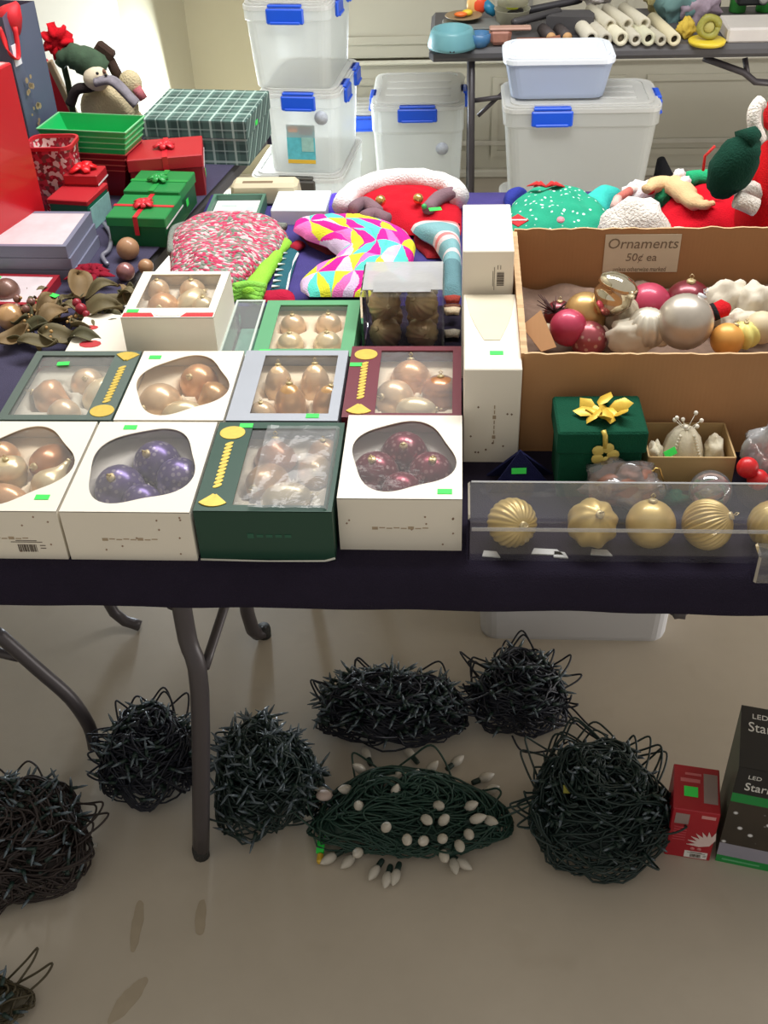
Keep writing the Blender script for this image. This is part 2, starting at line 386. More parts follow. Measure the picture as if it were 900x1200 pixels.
def tub(label, loc, w, d, h, rz=0, latches='fs', lab=False, taper=.86, lidmat=None, group=None, lid=True, badge=True, latchmat=None, bodymat=None):
    t = empty('storage_tub', label, 'storage tub', loc, rz, group)
    m = MB(); k = taper; r = .035
    secs = [(w * k, d * k, r, .0), (w * k + .004, d * k + .004, r, .01), (w * .955, d * .955, r, h * .80), (w * .985, d * .985, r, h * .82), (w * .985, d * .985, r, h - .018),
            (w * .965, d * .965, r, h - .018), (w * .94, d * .94, r, h * .80), (w * k - .004, d * k - .004, r, .006)]
    shell(m, secs); m.build('tub_body', bodymat or TUB, t)
    if lid:
        m = MB(); o1 = rrect(w, d, r + .004)
        m.prism(o1, h - .018, h - .006); m.prism(rrect(w * .97, d * .97, r), h - .006, h)
        m.ring(rrect(w * .90, d * .90, r), rrect(w * .84, d * .86, r), h, h + .005)
        for i in range(3): m.box((0, d * (-.2 + .2 * i), h + .001), (w * .7, .012, .004), .001)
        m.build('lid', lidmat or LID, t)
    def latch(x, y, a, lw):
        q = MB(); q.box((0, -.004, h - .032), (lw, .012, .045), .004); q.box((0, .004, h - .004), (lw * .9, .022, .008), .002)
        q.box((0, -.011, h - .05), (lw * .8, .006, .008), .002)
        b = q.build('latch', latchmat or BLUE, t, (x, y, 0)); b.rotation_euler.z = a
    if 'f' in latches: latch(0, -d / 2, 0, w * .42)
    if 'o' in latches: latch(-w * .19, -d / 2, 0, w * .26)
    if 's' in latches: latch(w / 2, -d * .18, PI / 2, .08); latch(w / 2, d * .28, PI / 2, .08)
    if 'l' in latches: latch(-w / 2, -d * .1, -PI / 2, .08)
    if 'r' in latches: latch(w / 2, 0, PI / 2, .09)
    if lab:
        yb = -d / 2 * .93
        q = MB(); tilt = math.atan2((.955 - k) * d / 2, h * .8)
        X = T_((-.02 * w, -d / 2 * (k + (.955 - k) * .45) - .003, h * .36)) @ RX(-tilt * .9)
        s = w / .30
        lb = MB(); lb.box((0, 0, 0), (.105 * s, .002, .14 * s), X=X); lo_ = lb.build('paper_label', LABT, t)
        q = MB(); q.box((-.028 * s, -.0016, .055 * s), (.035 * s, .001, .022 * s), .0004, X=X); q.build('printed_lid', LABO, lo_)
        q = MB(); q.box((.02 * s, -.0016, .05 * s), (.05 * s, .001, .028 * s), X=X); q.build('printed_band', M((120, 130, 140), .5, var=.3, vs=80), lo_)
        q = MB(); q.box((0, -.0016, -.062 * s), (.105 * s, .001, .014 * s), X=X); q.build('printed_foot', M((222, 180, 60), .5), lo_)
        q = MB(); q.box((.025 * s, -.0016, .0), (.045 * s, .001, .05 * s), X=X); q.build('printed_picture', M((150, 190, 180), .5, var=.3, vs=60), lo_)
        if badge:
            q = MB(); q.lathe([(.022, 0), (.022, .002)], 20, X=T_((w * .26, -d / 2 * .945 - .003, h * .70)) @ RX(PI / 2)); q.build('round_sticker', M((190, 196, 206), .5, var=.35, vs=90), t)
    return t
SW = .30
tub('bottom frosted tub of the left stack, with dark handle latch', (-.50, 3.68, 0), .31, .40, .398, -R(6), 'f', latchmat=M((70, 66, 60), .5))
tub('middle latch-lid tub of the left stack, blue latches and a teal label', (-.475, 3.68, .40), .262, .37, .262, -R(6), 'fs', lab=True)
tub('top latch-lid tub of the left stack, blue latches and no label', (-.495, 3.69, .665), .275, .38, .252, -R(6), 'fs')
tub('single tall clear tub with blue latches standing left of the grey table leg', (-.135, 4.03, 0), .325, .38, .505, 0, 'flr', lab=True, taper=.84)
tub('small clear tub with a blue latch mostly hidden behind the single tall tub', (-.37, 4.345, 0), .30, .22, .34, 0, 'f')
tub('bottom cream tub of the stack beneath the grey table', (.375, 3.41, 0), .47, .32, .345, 0, '', taper=.93, bodymat=frosted('cream_tub', (222, 214, 192), .12))
tub('wide clear latch-lid tub in the middle of the stack before the grey table', (.368, 3.43, .352), .465, .262, .318, 0, 'or', taper=.86)
tub('small shoebox-sized clear tub with plain white lid topping the right tub stack', (.297, 3.44, .678), .325, .20, .118, 0, '', taper=.84, lidmat=M((232, 238, 246), .4, var=.02), bodymat=frosted('blue_white_tub', (205, 216, 236), .2))
a = at(562, 752, 0); b = at(778, 757, 0)
tub('low white plastic tub on the floor beneath the nearest table', ((a.x + b.x) / 2 + .005, a.y + .15, 0), (b.x - a.x) * 1.08, .30, .17, 0, '', taper=.93, lid=False, bodymat=M((205, 205, 208), .5, var=.02))

# ================================================================ GREY TABLE AND ITS GOODS
gt = empty('folding_table', 'grey plastic folding table against the garage door holding craft goods', 'table', (.86, 3.88, 0))
m = MB(); m.box((0, 0, .72), (1.90, .46, .042), .014); m.build('table_top', GREYP, gt)
def gl(pts, r=.012, nm='leg'):
    m = MB(); m.tube([Vector(p) - Vector((.86, 3.88, 0)) for p in pts], r, 8); m.build(nm, BLK, gt)
gl([(.045, 3.69, .70), (.05, 3.69, .3), (.05, 3.69, 0)]); gl([(.045, 4.05, .70), (.05, 4.06, 0)])
gl([(.05, 3.69, .10), (.05, 4.05, .10)], .008, 'cross_bar')
gl([aty(555, 118, 3.70), aty(600, 112, 3.70)], .008, 'brace'); gl([aty(560, 136, 3.70), aty(590, 108, 3.72)], .007, 'brace')
gl([aty(825, 68, 3.70), aty(872, 85, 3.70), aty(885, 96, 3.70), aty(915, 98, 3.70)], .011, 'brace'); gl([aty(873, 68, 3.72), aty(876, 88, 3.70)], .009, 'brace')
gl([(1.6, 3.69, .70), (1.65, 3.69, 0)]); gl([(1.6, 4.05, .70), (1.65, 4.06, 0)])
GZ = .741
def gp(px, py, z=GZ): p = at(px, py, z); return Vector((p.x, p.y, GZ))
p = gp(530, 55)
t = empty('pet_bowl', 'teal plastic pet bowl at the left end of the grey table', 'bowl', p)
m = MB(); m.lathe([(.074, 0), (.076, .01), (.066, .048), (.060, .058), (.054, .056), (.044, .028), (0, .026)], 28, flute=.03, nf=4); m.build('bowl_body', plastic((112, 168, 176)), t)
m = MB(); m.box((0, -.07, .007), (.02, .014, .012), .003); m.build('finger_notch', M((40, 48, 52), .6), t)
p = gp(562, 54)
m = MB(); m.lathe([(.022, 0), (.034, .014), (.036, .04), (.032, .04), (.028, .016), (0, .01)], 20); tag(m.build('small_bowl', plastic((70, 120, 165)), None, p), 'small blue bowl just right of the teal pet bowl', 'bowl')
p = gp(552, 38)
m = MB(); m.box((0, 0, .012), (.19, .16, .024), .004); m.box((0, -.04, .027), (.16, .05, .006), .002)
tag(m.build('grey_tray', M((118, 120, 116), .6), None, p), 'flat grey tray behind the teal pet bowl', 'tray')
p = gp(545, 34)
m = MB(); m.lathe([(.03, 0), (.062, .012), (.060, .014), (.028, .004), (0, .004)], 24); tag(m.build('plate', M((150, 128, 96), .5), None, p + Vector((-.005, .0, .031))), 'small tan plate of orange and yellow pieces', 'plate')
t = empty('toy_slices', 'orange and yellow toy slices lying on the small tan plate', 'toy', p + Vector((-.005, 0, .038)))
m = MB(); m.ball((-.01, 0, .008), (.022, .014, .008), 12, 8); m.build('orange_piece', plastic((240, 120, 50)), t)
m = MB(); m.ball((.012, .018, .009), (.018, .014, .01), 12, 8); m.build('yellow_piece', plastic((235, 205, 60)), t)
p = gp(560, 30)
t = empty('toy_rattle', 'red-orange and blue round toy rattle standing above the plate', 'toy', p + Vector((0, .02, .026)))
m = MB(); m.ball((0, 0, .035), (.03, .022, .032), 16, 10); m.build('rattle_head', plastic((236, 84, 48)), t)
m = MB(); m.ball((-.006, -.004, .035), (.033, .016, .035), 16, 10); m.build('rattle_rim', plastic((235, 190, 120)), t)
m = MB(); m.tube([(.022, .0, .038), (.04, -.01, .022), (.055, -.012, .005)], [.016, .018, .010], 10); m.build('rattle_handle', plastic((40, 130, 170)), t)
p = gp(600, 36)
t = empty('bucket', 'white translucent bucket with a yellow piece, left of the dark rods', 'bucket', p + Vector((0, .03, 0)))
m = MB(); m.lathe([(.046, 0), (.058, .06), (.060, .062), (.056, .06), (.044, .004), (0, .004)], 24); m.build('bucket_body', frosted('bucket_plastic', (216, 214, 196), .1), t)
m = MB(); m.lathe([(.05, .075), (.054, .13), (.056, .13), (.056, .122), (.05, .075)], 24); m.build('upper_ring', frosted('bucket_plastic2', (222, 220, 200), .2), t)
m = MB(); m.lathe([(.02, .062), (.02, .09), (0, .092)], 14); m.build('yellow_knob', plastic((222, 232, 60)), t)
m = MB(); m.ball((-.008, .0, .155), (.026, .02, .018), 12, 8); m.build('yellow_cap', plastic((222, 232, 60)), t)
p = gp(586, 53)
t = empty('copper_mould', 'coppery pink loaf-shaped mould at the table front, left of the dark rods', 'mould', p)
m = MB(); m.box((0, 0, .028), (.075, .05, .05), .012, taper=.8); m.build('mould_body', M((176, 122, 104), .5, var=.2, vs=60), t)
m = MB(); m.box((.03, -.002, .052), (.13, .04, .008), .003); m.build('mould_lid', M((190, 150, 134), .5), t)
m = MB(); m.tube([(-.045, 0, .016), (0, .0, .014), (.05, -.012, .018), (.09, -.014, .03)], [.012, .014, .012, .009], 10)
tag(m.build('copper_pin', M((150, 98, 76), .5, var=.2, vs=60), None, gp(622, 55)), 'coppery rolling pin lying in front of the dark rods', 'tool')
def rod(a, b, r, label, c, za=.02, zb=.05):
    m = MB(); A = gp(*a); B = gp(*b); A.z += za; B.z += zb; d = B - A
    m.tube([A * (1 - t) + B * t - A for t in (0, .05, .95, 1)], [r * .8, r, r, r * .8], 10); return tag(m.build('dark_rod', M(c, .45), None, A), label, 'rod')
rod((600, 44), (655, 34), .013, 'lower dark rod lying toward the wrapping rolls', (64, 62, 64), .045, .055)
rod((595, 30), (680, 22), .012, 'upper dark rod lying across behind the copper mould', (58, 56, 60), .035, .06)
p = gp(664, 38); m = MB()
m.prism([(-.07, -.02), (.08, -.04), (.09, .05), (-.02, .06)], 0, .055); tag(m.build('dark_bag', M((74, 72, 74), .8, bump=.4, bs=60), None, p), 'dark folded bag between the rods and the wrapping rolls', 'bag')
for i, (px, lb) in enumerate(((645, 'left one of two short wood-ended rolls before the dark bag'), (664, 'right one of two short wood-ended rolls before the dark bag'))):
    p = gp(px, 51); t = empty('short_roll', lb, 'roll', p)
    m = MB(); m.tube([(0, 0, .019), (-.02, .09, .019)], .019, 14); m.build('roll_body', M((70, 62, 62), .6), t)
    m = MB(); m.tube([(.001, -.004, .019), (0, .002, .019)], .015, 14); m.build('roll_end', M((206, 160, 108), .6), t)
RC = [((214, 208, 190), 24), ((198, 192, 176), 22), ((222, 216, 190), 24), ((200, 194, 176), 20), ((206, 204, 176), 23), ((186, 180, 160), 18), ((216, 206, 172), 21)]
TP = [(692, 0), (709, 0), (727, 0), (744, 0), (759, 0), (774, 0), (789, 0)]
names = ['leftmost', 'second', 'third', 'middle', 'fifth', 'sixth', 'rightmost']
for i, (px, _) in enumerate(TP):
    r = RC[i][1] / 1000 * .95; p = gp(px, 53); p.y += .01
    t = empty('wrapping_roll', '%s of the seven cream paper rolls in the bottom row, hollow end facing forward' % names[i], 'paper roll', p, 0, 'rolls of paper on the grey table')
    m = MB(); dx = -.035 - .01 * (i % 3)
    A = Vector((0, -.02, r)); B = Vector((dx, .22, r))
    n = 18; X = T_(A) @ (B - A).to_track_quat('Z', 'Y').to_matrix().to_4x4()
    m.lathe([(r, .245), (r, .0), (r * .55, 0), (r * .5, .05), (0, .05)], n, X=X); m.build('paper_tube', M(RC[i][0], .7), t)
    m = MB(); m.lathe([(r * .52, .01), (0, .012)], n, X=X); m.build('hollow_core', M((52, 44, 34) if i in (0, 4, 6) else (130, 120, 104), .9), t)
for i, (px, py, lb) in enumerate(((716, 36, 'upper left paper roll resting on the row of cream rolls'), (736, 30, 'upper middle paper roll resting on the row of cream rolls'), (756, 28, 'upper right paper roll resting on the row of cream rolls'))):
    q = gp(px, 52); q.z += .044 + .002 * i; q.y += .05
    m = MB(); m.lathe([(.02, .19), (.02, 0), (.011, 0), (.009, .03), (0, .03)], 16, X=(Vector((-.25, 1, 0))).to_track_quat('Z', 'Y').to_matrix().to_4x4())
    tag(m.build('wrapping_roll', M((204, 198, 178), .7), None, q), lb, 'paper roll', 'rolls of paper on the grey table')
def blob(name, label, cat, p, r, c, amp=.5, ph=0, mat=None, z=None):
    m = MB(); m.ball((0, 0, r[2] * .92), r, 24, 14, amp=amp, ph=ph); return tag(m.build(name, mat or fabric(c, bs=60), None, p), label, cat)
blob('crumpled_wrap', 'crumpled clear plastic wrap with red tie above the cream rolls', 'plastic wrap', gp(697, 30) + Vector((0, .05, .055)), (.055, .04, .03), (206, 200, 200), .5, 3)
m = MB(); m.tube([(-.10, 0, .0), (0, 0, .012), (.14, .02, .05)], [.008, .012, .006], 8, flat=.5); tag(m.build('scraper', M((160, 156, 152), .3), None, gp(745, 22) + Vector((0, .08, .075))), 'grey flat blade lying diagonally above the cream rolls', 'tool')
blob('yellow_yarn', 'pale yellow bundle of yarn behind the cream rolls', 'yarn', gp(775, 26) + Vector((0, .12, 0)), (.05, .045, .075), (214, 200, 140), .5, 5)
blob('teal_bag', 'crinkled teal plastic bag right of the yellow yarn', 'bag', gp(800, 32) + Vector((.01, .07, 0)), (.07, .05, .08), (120, 158, 158), .6, 9, M((120, 158, 158), .35, bump=.6, bs=50))
blob('yellow_bundle', 'small yellow bundle at right end of the cream rolls', 'craft bundle', gp(803, 44), (.028, .03, .03), (216, 186, 80), .5, 12)
p = gp(828, 51)
m = MB(); m.lathe([(.048, .004), (.055, 0), (.058, .01), (.052, .014), (0, .010)], 24); tag(m.build('yellow_plate', plastic((232, 205, 60)), None, p), 'round yellow plate under the gold wreath at table front', 'plate')
t = empty('gold_wreath', 'olive gold ribbon wreath standing on the yellow plate', 'wreath', p + Vector((0, .0, .015)))
m = MB(); m.tube([(.028 * math.cos(a), 0, .034 + .028 * math.sin(a)) for a in [2 * PI * i / 16 for i in range(17)]], .011, 8, amp=.5); m.build('wreath_ring', M((150, 146, 66), .5, var=.25, vs=60), t)
m = MB(); m.ball((0, 0, .034), (.018, .008, .018), 12, 8); m.build('wreath_centre', M((176, 168, 96), .6), t)
blob('clear_craft_bag', 'clear bag of pink and white craft pieces behind the gold wreath', 'bag', gp(822, 34) + Vector((.0, .07, 0)), (.065, .04, .06), (168, 156, 166), .7, 15, M((168, 150, 165), .3, var=.4, vs=50, bump=.6, bs=50))
m = MB(); m.box((0, 0, .022), (.34, .16, .044), .006); tag(m.build('white_box', M((206, 200, 194), .5), None, gp(905, 50) + Vector((.03, .08, 0))), 'long low white box at the right end of the grey table', 'box')
for i, (px, c, lb) in enumerate(((862, (60, 140, 62), 'green bottle left of the black binocular-shaped item'), (893, (46, 130, 50), 'green bottle right of the black binocular-shaped item'), (806, (20, 78, 70), 'dark green bottle at the top edge left of the black one'), (818, (30, 90, 84), 'teal green bottle beside the dark green bottle'), (832, (38, 34, 36), 'black bottle at the top edge behind the clear craft bag'))):
    p = gp(px, 22 if i < 2 else 18); p.y = 3.99 if i > 1 else 4.03
    q = aty(px, 24, p.y); p.x = q.x
    t = empty('bottle', lb, 'bottle', p)
    m = MB(); m.lathe([(.026, 0), (.028, .005), (.028, .10), (.012, .13), (.012, .145)], 16); m.build('bottle_body', plastic(c), t)
    m = MB(); m.lathe([(.014, .145), (.014, .165), (0, .166)], 12); m.build('cap', plastic((220, 220, 220) if i < 2 else c), t)
p = gp(880, 26); t = empty('black_projector', 'black camera-like item with silver ring atop the long white box', 'camera', p + Vector((0, .04, .045)))
m = MB(); m.box((0, 0, .022), (.10, .05, .044), .008); m.build('black_body', M((40, 42, 42), .4), t)
m = MB(); m.lathe([(.016, 0), (.016, .02), (.01, .02)], 14, X=T_((.03, -.024, .024)) @ RX(PI / 2)); m.build('silver_ring', M((190, 190, 186), .25, .8), t)
t = empty('backpack', 'black slumped bag on the floor half hidden behind the wide clear tub', 'bag', (.675, 3.40, 0), -.15)
m = MB(); m.tube([(0.02, 0, 0), (.02, 0, .12), (.0, 0, .26), (-.03, .01, .40), (-.045, .01, .47)], [.075, .085, .075, .05, .02], 16, flat=.7, amp=.35)
m.build('bag_body', fabric((24, 24, 27)), t)
m = MB(); m.tube(smoothpath([(-.03, -.03, .40), (.03, -.07, .30), (.05, -.07, .15), (.04, -.06, .04)], 5), .009, 6); m.build('strap', fabric((32, 32, 36)), t)

# ================================================================ BOXED ORNAMENTS ON THE NEAREST TABLE
WHITE = M((236, 228, 212), .55, var=.03, vs=8); GRN = M((22, 66, 50), .45, var=.08); GRNL = M((92, 158, 112), .45, var=.06)
BURG = M((104, 26, 44), .45, var=.06); SILV = M((168, 172, 180), .4, .2, var=.05); GREYG = M((84, 100, 92), .45, var=.05); CARDB = M((236, 218, 188), .8, var=.06, vs=20)
GOLD = M((216, 186, 84), .4, .35, var=.15, vs=120); GOLDC = M((226, 186, 110), .25, .9, var=.1)
WINDOW = film('window_film', (.98, .97, .96), .07, 26, .25, .10, .02)
WRAP = film('loose_wrap', (.98, .98, .98), .13, 30, .38, .10, .04)
CLEAR = film('clear_pack', (.97, .975, .98), .035, 14, .25, .05, .03)
def glass(c, rough=.30, metal=.35, v=.15, vs=40): return M(c, rough, metal, var=v, vs=vs, Coat_Weight=.4)
PEACH = glass((220, 168, 120)); BRONZE = glass((184, 124, 78)); CREAM = glass((226, 206, 164)); PALEP = glass((224, 192, 152)); TAN = glass((198, 154, 104))
def speckle(name, base, dots, sc_=110):
    n = NT(name); c = n.coord(); v = n.voro(sc_, c=c); f = n.ramp(v, [(.25, (1, 1, 1, 1)), (.4, (0, 0, 0, 1))])
    n.pbr(n.mix(n.math('MULTIPLY', f, .55), n.mix(n.noise(20), lin(base), tuple(x * .6 for x in lin(base)[:3]) + (1,)), lin(dots)), .3, .45); return n.m
PURPL = speckle('purple_glass', (112, 92, 150), (200, 190, 200)); REDGL = speckle('red_glass', (134, 34, 58), (206, 160, 160))
CAPD = M((206, 186, 140), .4, .45); SHAPES = {}
def orn_mesh(kind, r):
    if kind == 'ball': p = [(r * math.sin(PI * j / 14), -r * math.cos(PI * j / 14)) for j in range(15)]
    elif kind == 'egg': p = [(r * .96 * math.sin(PI * j / 14) * (1 - .16 * (1 - math.cos(PI * j / 14)) / 2), -r * 1.25 * math.cos(PI * j / 14)) for j in range(15)]
    elif kind == 'drop': p = [(0, -r), (r * .55, -r * .85), (r * .9, -r * .4), (r, 0), (r * .88, r * .4), (r * .6, r * .8), (r * .34, r * 1.15), (r * .2, r * 1.5), (r * .16, r * 1.8), (0, r * 1.82)]
    elif kind == 'acorn': p = [(0, -r * 1.1), (r * .3, -r), (r * .75, -r * .6), (r * .95, -.1 * r), (r * .9, .25 * r), (r * 1.02, .3 * r), (r * .95, .7 * r), (r * .5, 1.0 * r), (0, 1.06 * r)]
    elif kind == 'onion': p = [(0, -r * 1.3), (r * .12, -r * 1.1), (r * .4, -r * .75), (r * .95, -r * .2), (r, .1 * r), (r * .8, .55 * r), (r * .35, .85 * r), (r * .15, r), (0, r * 1.02)]
    elif kind == 'disc': p = [(0, -r * .55), (r * .5, -r * .45), (r * .9, -r * .2), (r, 0), (r * .9, r * .2), (r * .5, r * .45), (0, r * .55)]
    return p
def ornament(label, kind, r, mat, loc, dirv=(0, 0, 1), group=None, cap=True, flute=0, nf=0, tw=0, name='glass_ornament', capm=None):
    # dirv: where the hanger cap points
    key = (kind, round(r, 4), mat.name, flute, nf, tw)
    q = Vector(dirv).to_track_quat('Z', 'Y')
    if key not in SHAPES:
        m = MB(); m.lathe(orn_mesh(kind, r), 28 if not nf else min(nf * 6, 150), flute=flute, nf=nf, tw=tw); o = m.build(name, mat); SHAPES[key] = o.data
    else: o = bpy.data.objects.new(name, SHAPES[key]); COL.objects.link(o)
    tag(o, label, 'ornament', group); o.location = loc; o.rotation_mode = 'QUATERNION'; o.rotation_quaternion = q
    if cap:
        top = max(z for _, z in orn_mesh(kind, r))
        m = MB(); m.lathe([(r * .17, top - r * .08), (r * .18, top + r * .08), (r * .10, top + r * .11), (0, top + r * .12)], 12, flute=.08, nf=8)
        m.tube([(0.0, 0, top + r * .16), (r * .1, 0, top + r * .26), (0, 0, top + r * .36), (-r * .1, 0, top + r * .26), (0, 0, top + r * .16)], r * .02, 5)
        m.build('hanger_cap', capm or CAPD, o)
    return o
def sticker(parent, x, y, z, w_=.020, h_=.011, a=0, rot=None):
    m = MB(); m.box((0, 0, 0), (w_, h_, .0006)); o = m.build('price_sticker', GREEN, parent, (x, y, z)); o.rotation_euler = rot or (0, 0, a); return o
def outline_match(w, d, inner):      # points on the rectangle in the same directions as the inner outline
    out = []
    for x, y in inner:
        a = math.atan2(y, x); k = min((w / 2) / max(abs(math.cos(a)), 1e-6), (d / 2) / max(abs(math.sin(a)), 1e-6)); out.append((k * math.cos(a), k * math.sin(a)))
    return out
def blobcut(w, d, s1=.86, s2=.83, ph=0.6):
    out = []
    for i in range(64):
        a = 2 * PI * i / 64; k = 1 + .07 * math.cos(4 * a + ph * 2.2) + .03 * math.cos(3 * a + ph)
        out.append((w / 2 * s1 * k * math.cos(a), d / 2 * s2 * k * math.sin(a)))
    return out
def lerp_square(w, d, n=64):      # a rectangle outline sampled with its corners kept
    out = []
    for (ax, ay), (bx, by) in zip([(w/2, -d/2), (w/2, d/2), (-w/2, d/2), (-w/2, -d/2)], [(w/2, d/2), (-w/2, d/2), (-w/2, -d/2), (w/2, -d/2)]):
        for k in range(n // 4): t = k / (n // 4); out.append((ax + (bx - ax) * t, ay + (by - ay) * t))
    return out
WB_GROUP = 'window boxes of glass ornaments'
def window_box(label, x0, x1, y0, y1, h, face, side, cut='blob', wins=None, orns=(), z0=TT, desc='', insert=CARDB, ph=.6, stick=None, cord=None, marks=True, filmm=None, deep=.68, marg=.0):
    w, d = x1 - x0 - .002, y1 - y0 - .002; cx, cy = (x0 + x1) / 2, (y0 + y1) / 2
    t = empty('ornament_box', label, 'ornament box', (cx, cy, z0), 0, None)
    m = MB(); th = .0016
    m.box((0, 0, th / 2), (w, d, th)); 
    for sx in (-1, 1): m.box((sx * (w / 2 - th / 2), 0, h / 2), (th, d, h - .001))
    for sy in (-1, 1): m.box((0, sy * (d / 2 - th / 2), h / 2), (w - 2 * th, th, h - .001))
    m.build('carton', side, t)
    if cut == 'blob': inner = blobcut(w, d, ph=ph); outer = outline_match(w, d, inner)
    # keep true corners: snap the outer samples nearest to each corner
    if cut == 'blob':
        for sx in (-1, 1):
            for sy in (-1, 1):
                k = min(range(64), key=lambda i: (outer[i][0] - sx * w / 2) ** 2 + (outer[i][1] - sy * d / 2) ** 2); outer[k] = (sx * w / 2, sy * d / 2)
    else:
        l, r_, b, tp = wins
        inner = [( (-w / 2 + l) + (w - l - r_) * ((x / w) + .5), (-d / 2 + b) + (d - b - tp) * ((y / d) + .5)) for x, y in lerp_square(w, d)]
        outer = lerp_square(w, d)
    m = MB(); m.ring(outer, inner, h - .0015, h); m.build('top_panel', face, t)
    xs = [p[0] for p in inner]; ys = [p[1] for p in inner]; ax0, ax1, ay0, ay1 = min(xs), max(xs), min(ys), max(ys)
    # moulded tray with a well for each ornament
    wells = [(o[1], o[2], o[3]) for o in orns]
    def fn(u, v):
        x = -w / 2 + .003 + (w - .006) * u; y = -d / 2 + .003 + (d - .006) * v; z = h * deep
        for wx, wy, wr in wells:
            q = ((x - wx) ** 2 + (y - wy) ** 2) / (wr * 1.15) ** 2
            if q < 1: z = min(z, h * deep - (h * deep - .006) * (1 - q) ** .5)
        return (x, y, z)
    m = MB(); m.grid(fn, 30, 34); m.build('tray_insert', insert, t)
    # window film, slightly bulged and creased
    def ff(u, v):
        x = ax0 - .004 + (ax1 - ax0 + .008) * u; y = ay0 - .004 + (ay1 - ay0 + .008) * v
        return (x, y, h - .0022 - .0012 * (.5 + noise.noise(Vector((x * 60 + cx * 50, y * 60, 0)))))
    if filmm != 'none':
        m = MB(); m.grid(ff, 14, 14); m.build('window_film', filmm or WINDOW, t)
    for sp in orns:
        kind, ox, oy, r, mat, dv, nm = sp[:7]; z = h
        z = min(z, h - r * (1.0 if kind in ('ball', 'disc') else .95) - .004) if kind != 'drop' else min(z, h - r - .004)
        ornament(nm + ' of the ' + desc, kind, r, mat, (cx + ox, cy + oy + .016 * (1 if oy < .05 else 0), z0 + max(z, r * .6 + .008)), dv, 'ornaments in the ' + desc)
    if stick: sticker(t, stick[0] * w, stick[1] * d, h + .0006, a=stick[2] if len(stick) > 2 else 0)
    if cord:                          # printed gold cord with tassel along one side of the window
        x, ya, yb, flip = cord; m = MB(); L = yb - ya; n = 12
        for k in range(n):
            yy = ya + L * (.24 + .56 * k / n); m.prism(circ(8, .0075, .0038, 0, 0), 0, .0009, X=T_((x, yy, h)) @ RZ(.7))
        s = -1 if flip else 1; y1_ = (ya + L * .10) if not flip else (yb - L * .10); y2_ = (yb - L * .10) if not flip else (ya + L * .10)
        m.prism(circ(20, .019, .017), 0, .001, X=T_((x, y1_, h)))
        for k in range(7): a = (k - 3) * .22; m.prism([(-.003, 0), (.003, 0), (.0045, s * .026), (-.0045, s * .026)][::int(s)], 0, .0012 + .00012 * k, X=T_((x, y2_ - s * .006, h)) @ RZ(a * s))
        m.build('printed_gold_cord', GOLD, t)
    if marks:
        q = MB(); rr = random.Random(int(cx * 1000) + int(cy * 100))
        for k in range(9): q.prism([(-.0016, 0), (0, .0018), (.0016, 0), (0, -.0018)], 0, .0004, X=T_((rr.uniform(-w * .45, w * .45), -d / 2 - .0001, rr.uniform(.012, h - .008))) @ RX(PI / 2))
        q.build('printed_stars', M((150, 120, 96), .6), t)
        q = MB()
        for k in range(8): q.box((-.035 + k * .01, -d / 2 - .0004, h * .45 + (.0006 if k % 2 else -.0004)), (.008, .0006, .0014 if k not in (0, 5) else .0045))
        q.build('printed_script', M((176, 156, 130), .6), t)
    return t, h, w, d
B4 = lambda r, a, b, c_, d_: [r] 
def barcode(t, x, y, z, rotx=PI / 2, s=1.0, rz=0):
    q = MB(); rr = random.Random(5)
    xx = -.013
    while xx < .013:
        ww = rr.choice((.0006, .001, .0016)); q.box((xx, .0, 0), (ww, .013, .0005)); xx += ww + rr.choice((.0007, .0012))
    q.box((0, .011, 0), (.045, .0008, .0005)); q.box((0, .0135, 0), (.03, .0008, .0005))
    q.box((.022, 0, 0), (.008, .001, .0005)); q.box((.022, .005, 0), (.008, .001, .0005))
    b = q.build('barcode', M((96, 84, 74), .6), t, (x, y, z)); b.rotation_euler = (rotx, 0, rz); b.scale = (s, s, s); return b
def tri_w(x): return x
# ---- front row
t, h, w, d = window_box('leftmost white ornament box of the front row, copper and cream ornaments in a scalloped window', -.722, -.542, 1.168, 1.392, .088, WHITE, WHITE, desc='leftmost front-row white box',
    orns=[('egg', .028, .035, .034, BRONZE, (-.35, -1, .55), 'copper-brown egg at the back'), ('drop', .043, -.030, .026, CREAM, (.6, .9, .5), 'cream teardrop at the right'),
          ('acorn', -.022, -.005, .027, CREAM, (0, 0, 1), 'cream fluted ornament in the middle'), ('egg', -.010, -.064, .028, PEACH, (-1, .2, .2), 'peach egg at the front'), ('ball', -.05, .04, .028, PEACH, (0, 0, 1), 'peach ball at the back left')], stick=(.34, -.36), ph=.2)
barcode(t, .035, -d / 2 - .0004, .022)
t, h, w, d = window_box('white ornament box in the front row holding four purple balls', -.540, -.357, 1.168, 1.392, .088, WHITE, WHITE, desc='front-row box of purple balls',
    orns=[('ball', .004, .040, .036, PURPL, (-.25, -.55, 1), 'back purple glitter ball'), ('ball', -.038, -.022, .037, PURPL, (-.1, -.5, 1), 'left purple glitter ball'),
          ('ball', .046, -.002, .034, PURPL, (.9, .2, .4), 'right purple glitter ball'), ('ball', .006, -.066, .029, PURPL, (0, -1, .2), 'front purple glitter ball')], stick=(-.22, .43), ph=.9, insert=M((206, 200, 190), .8))
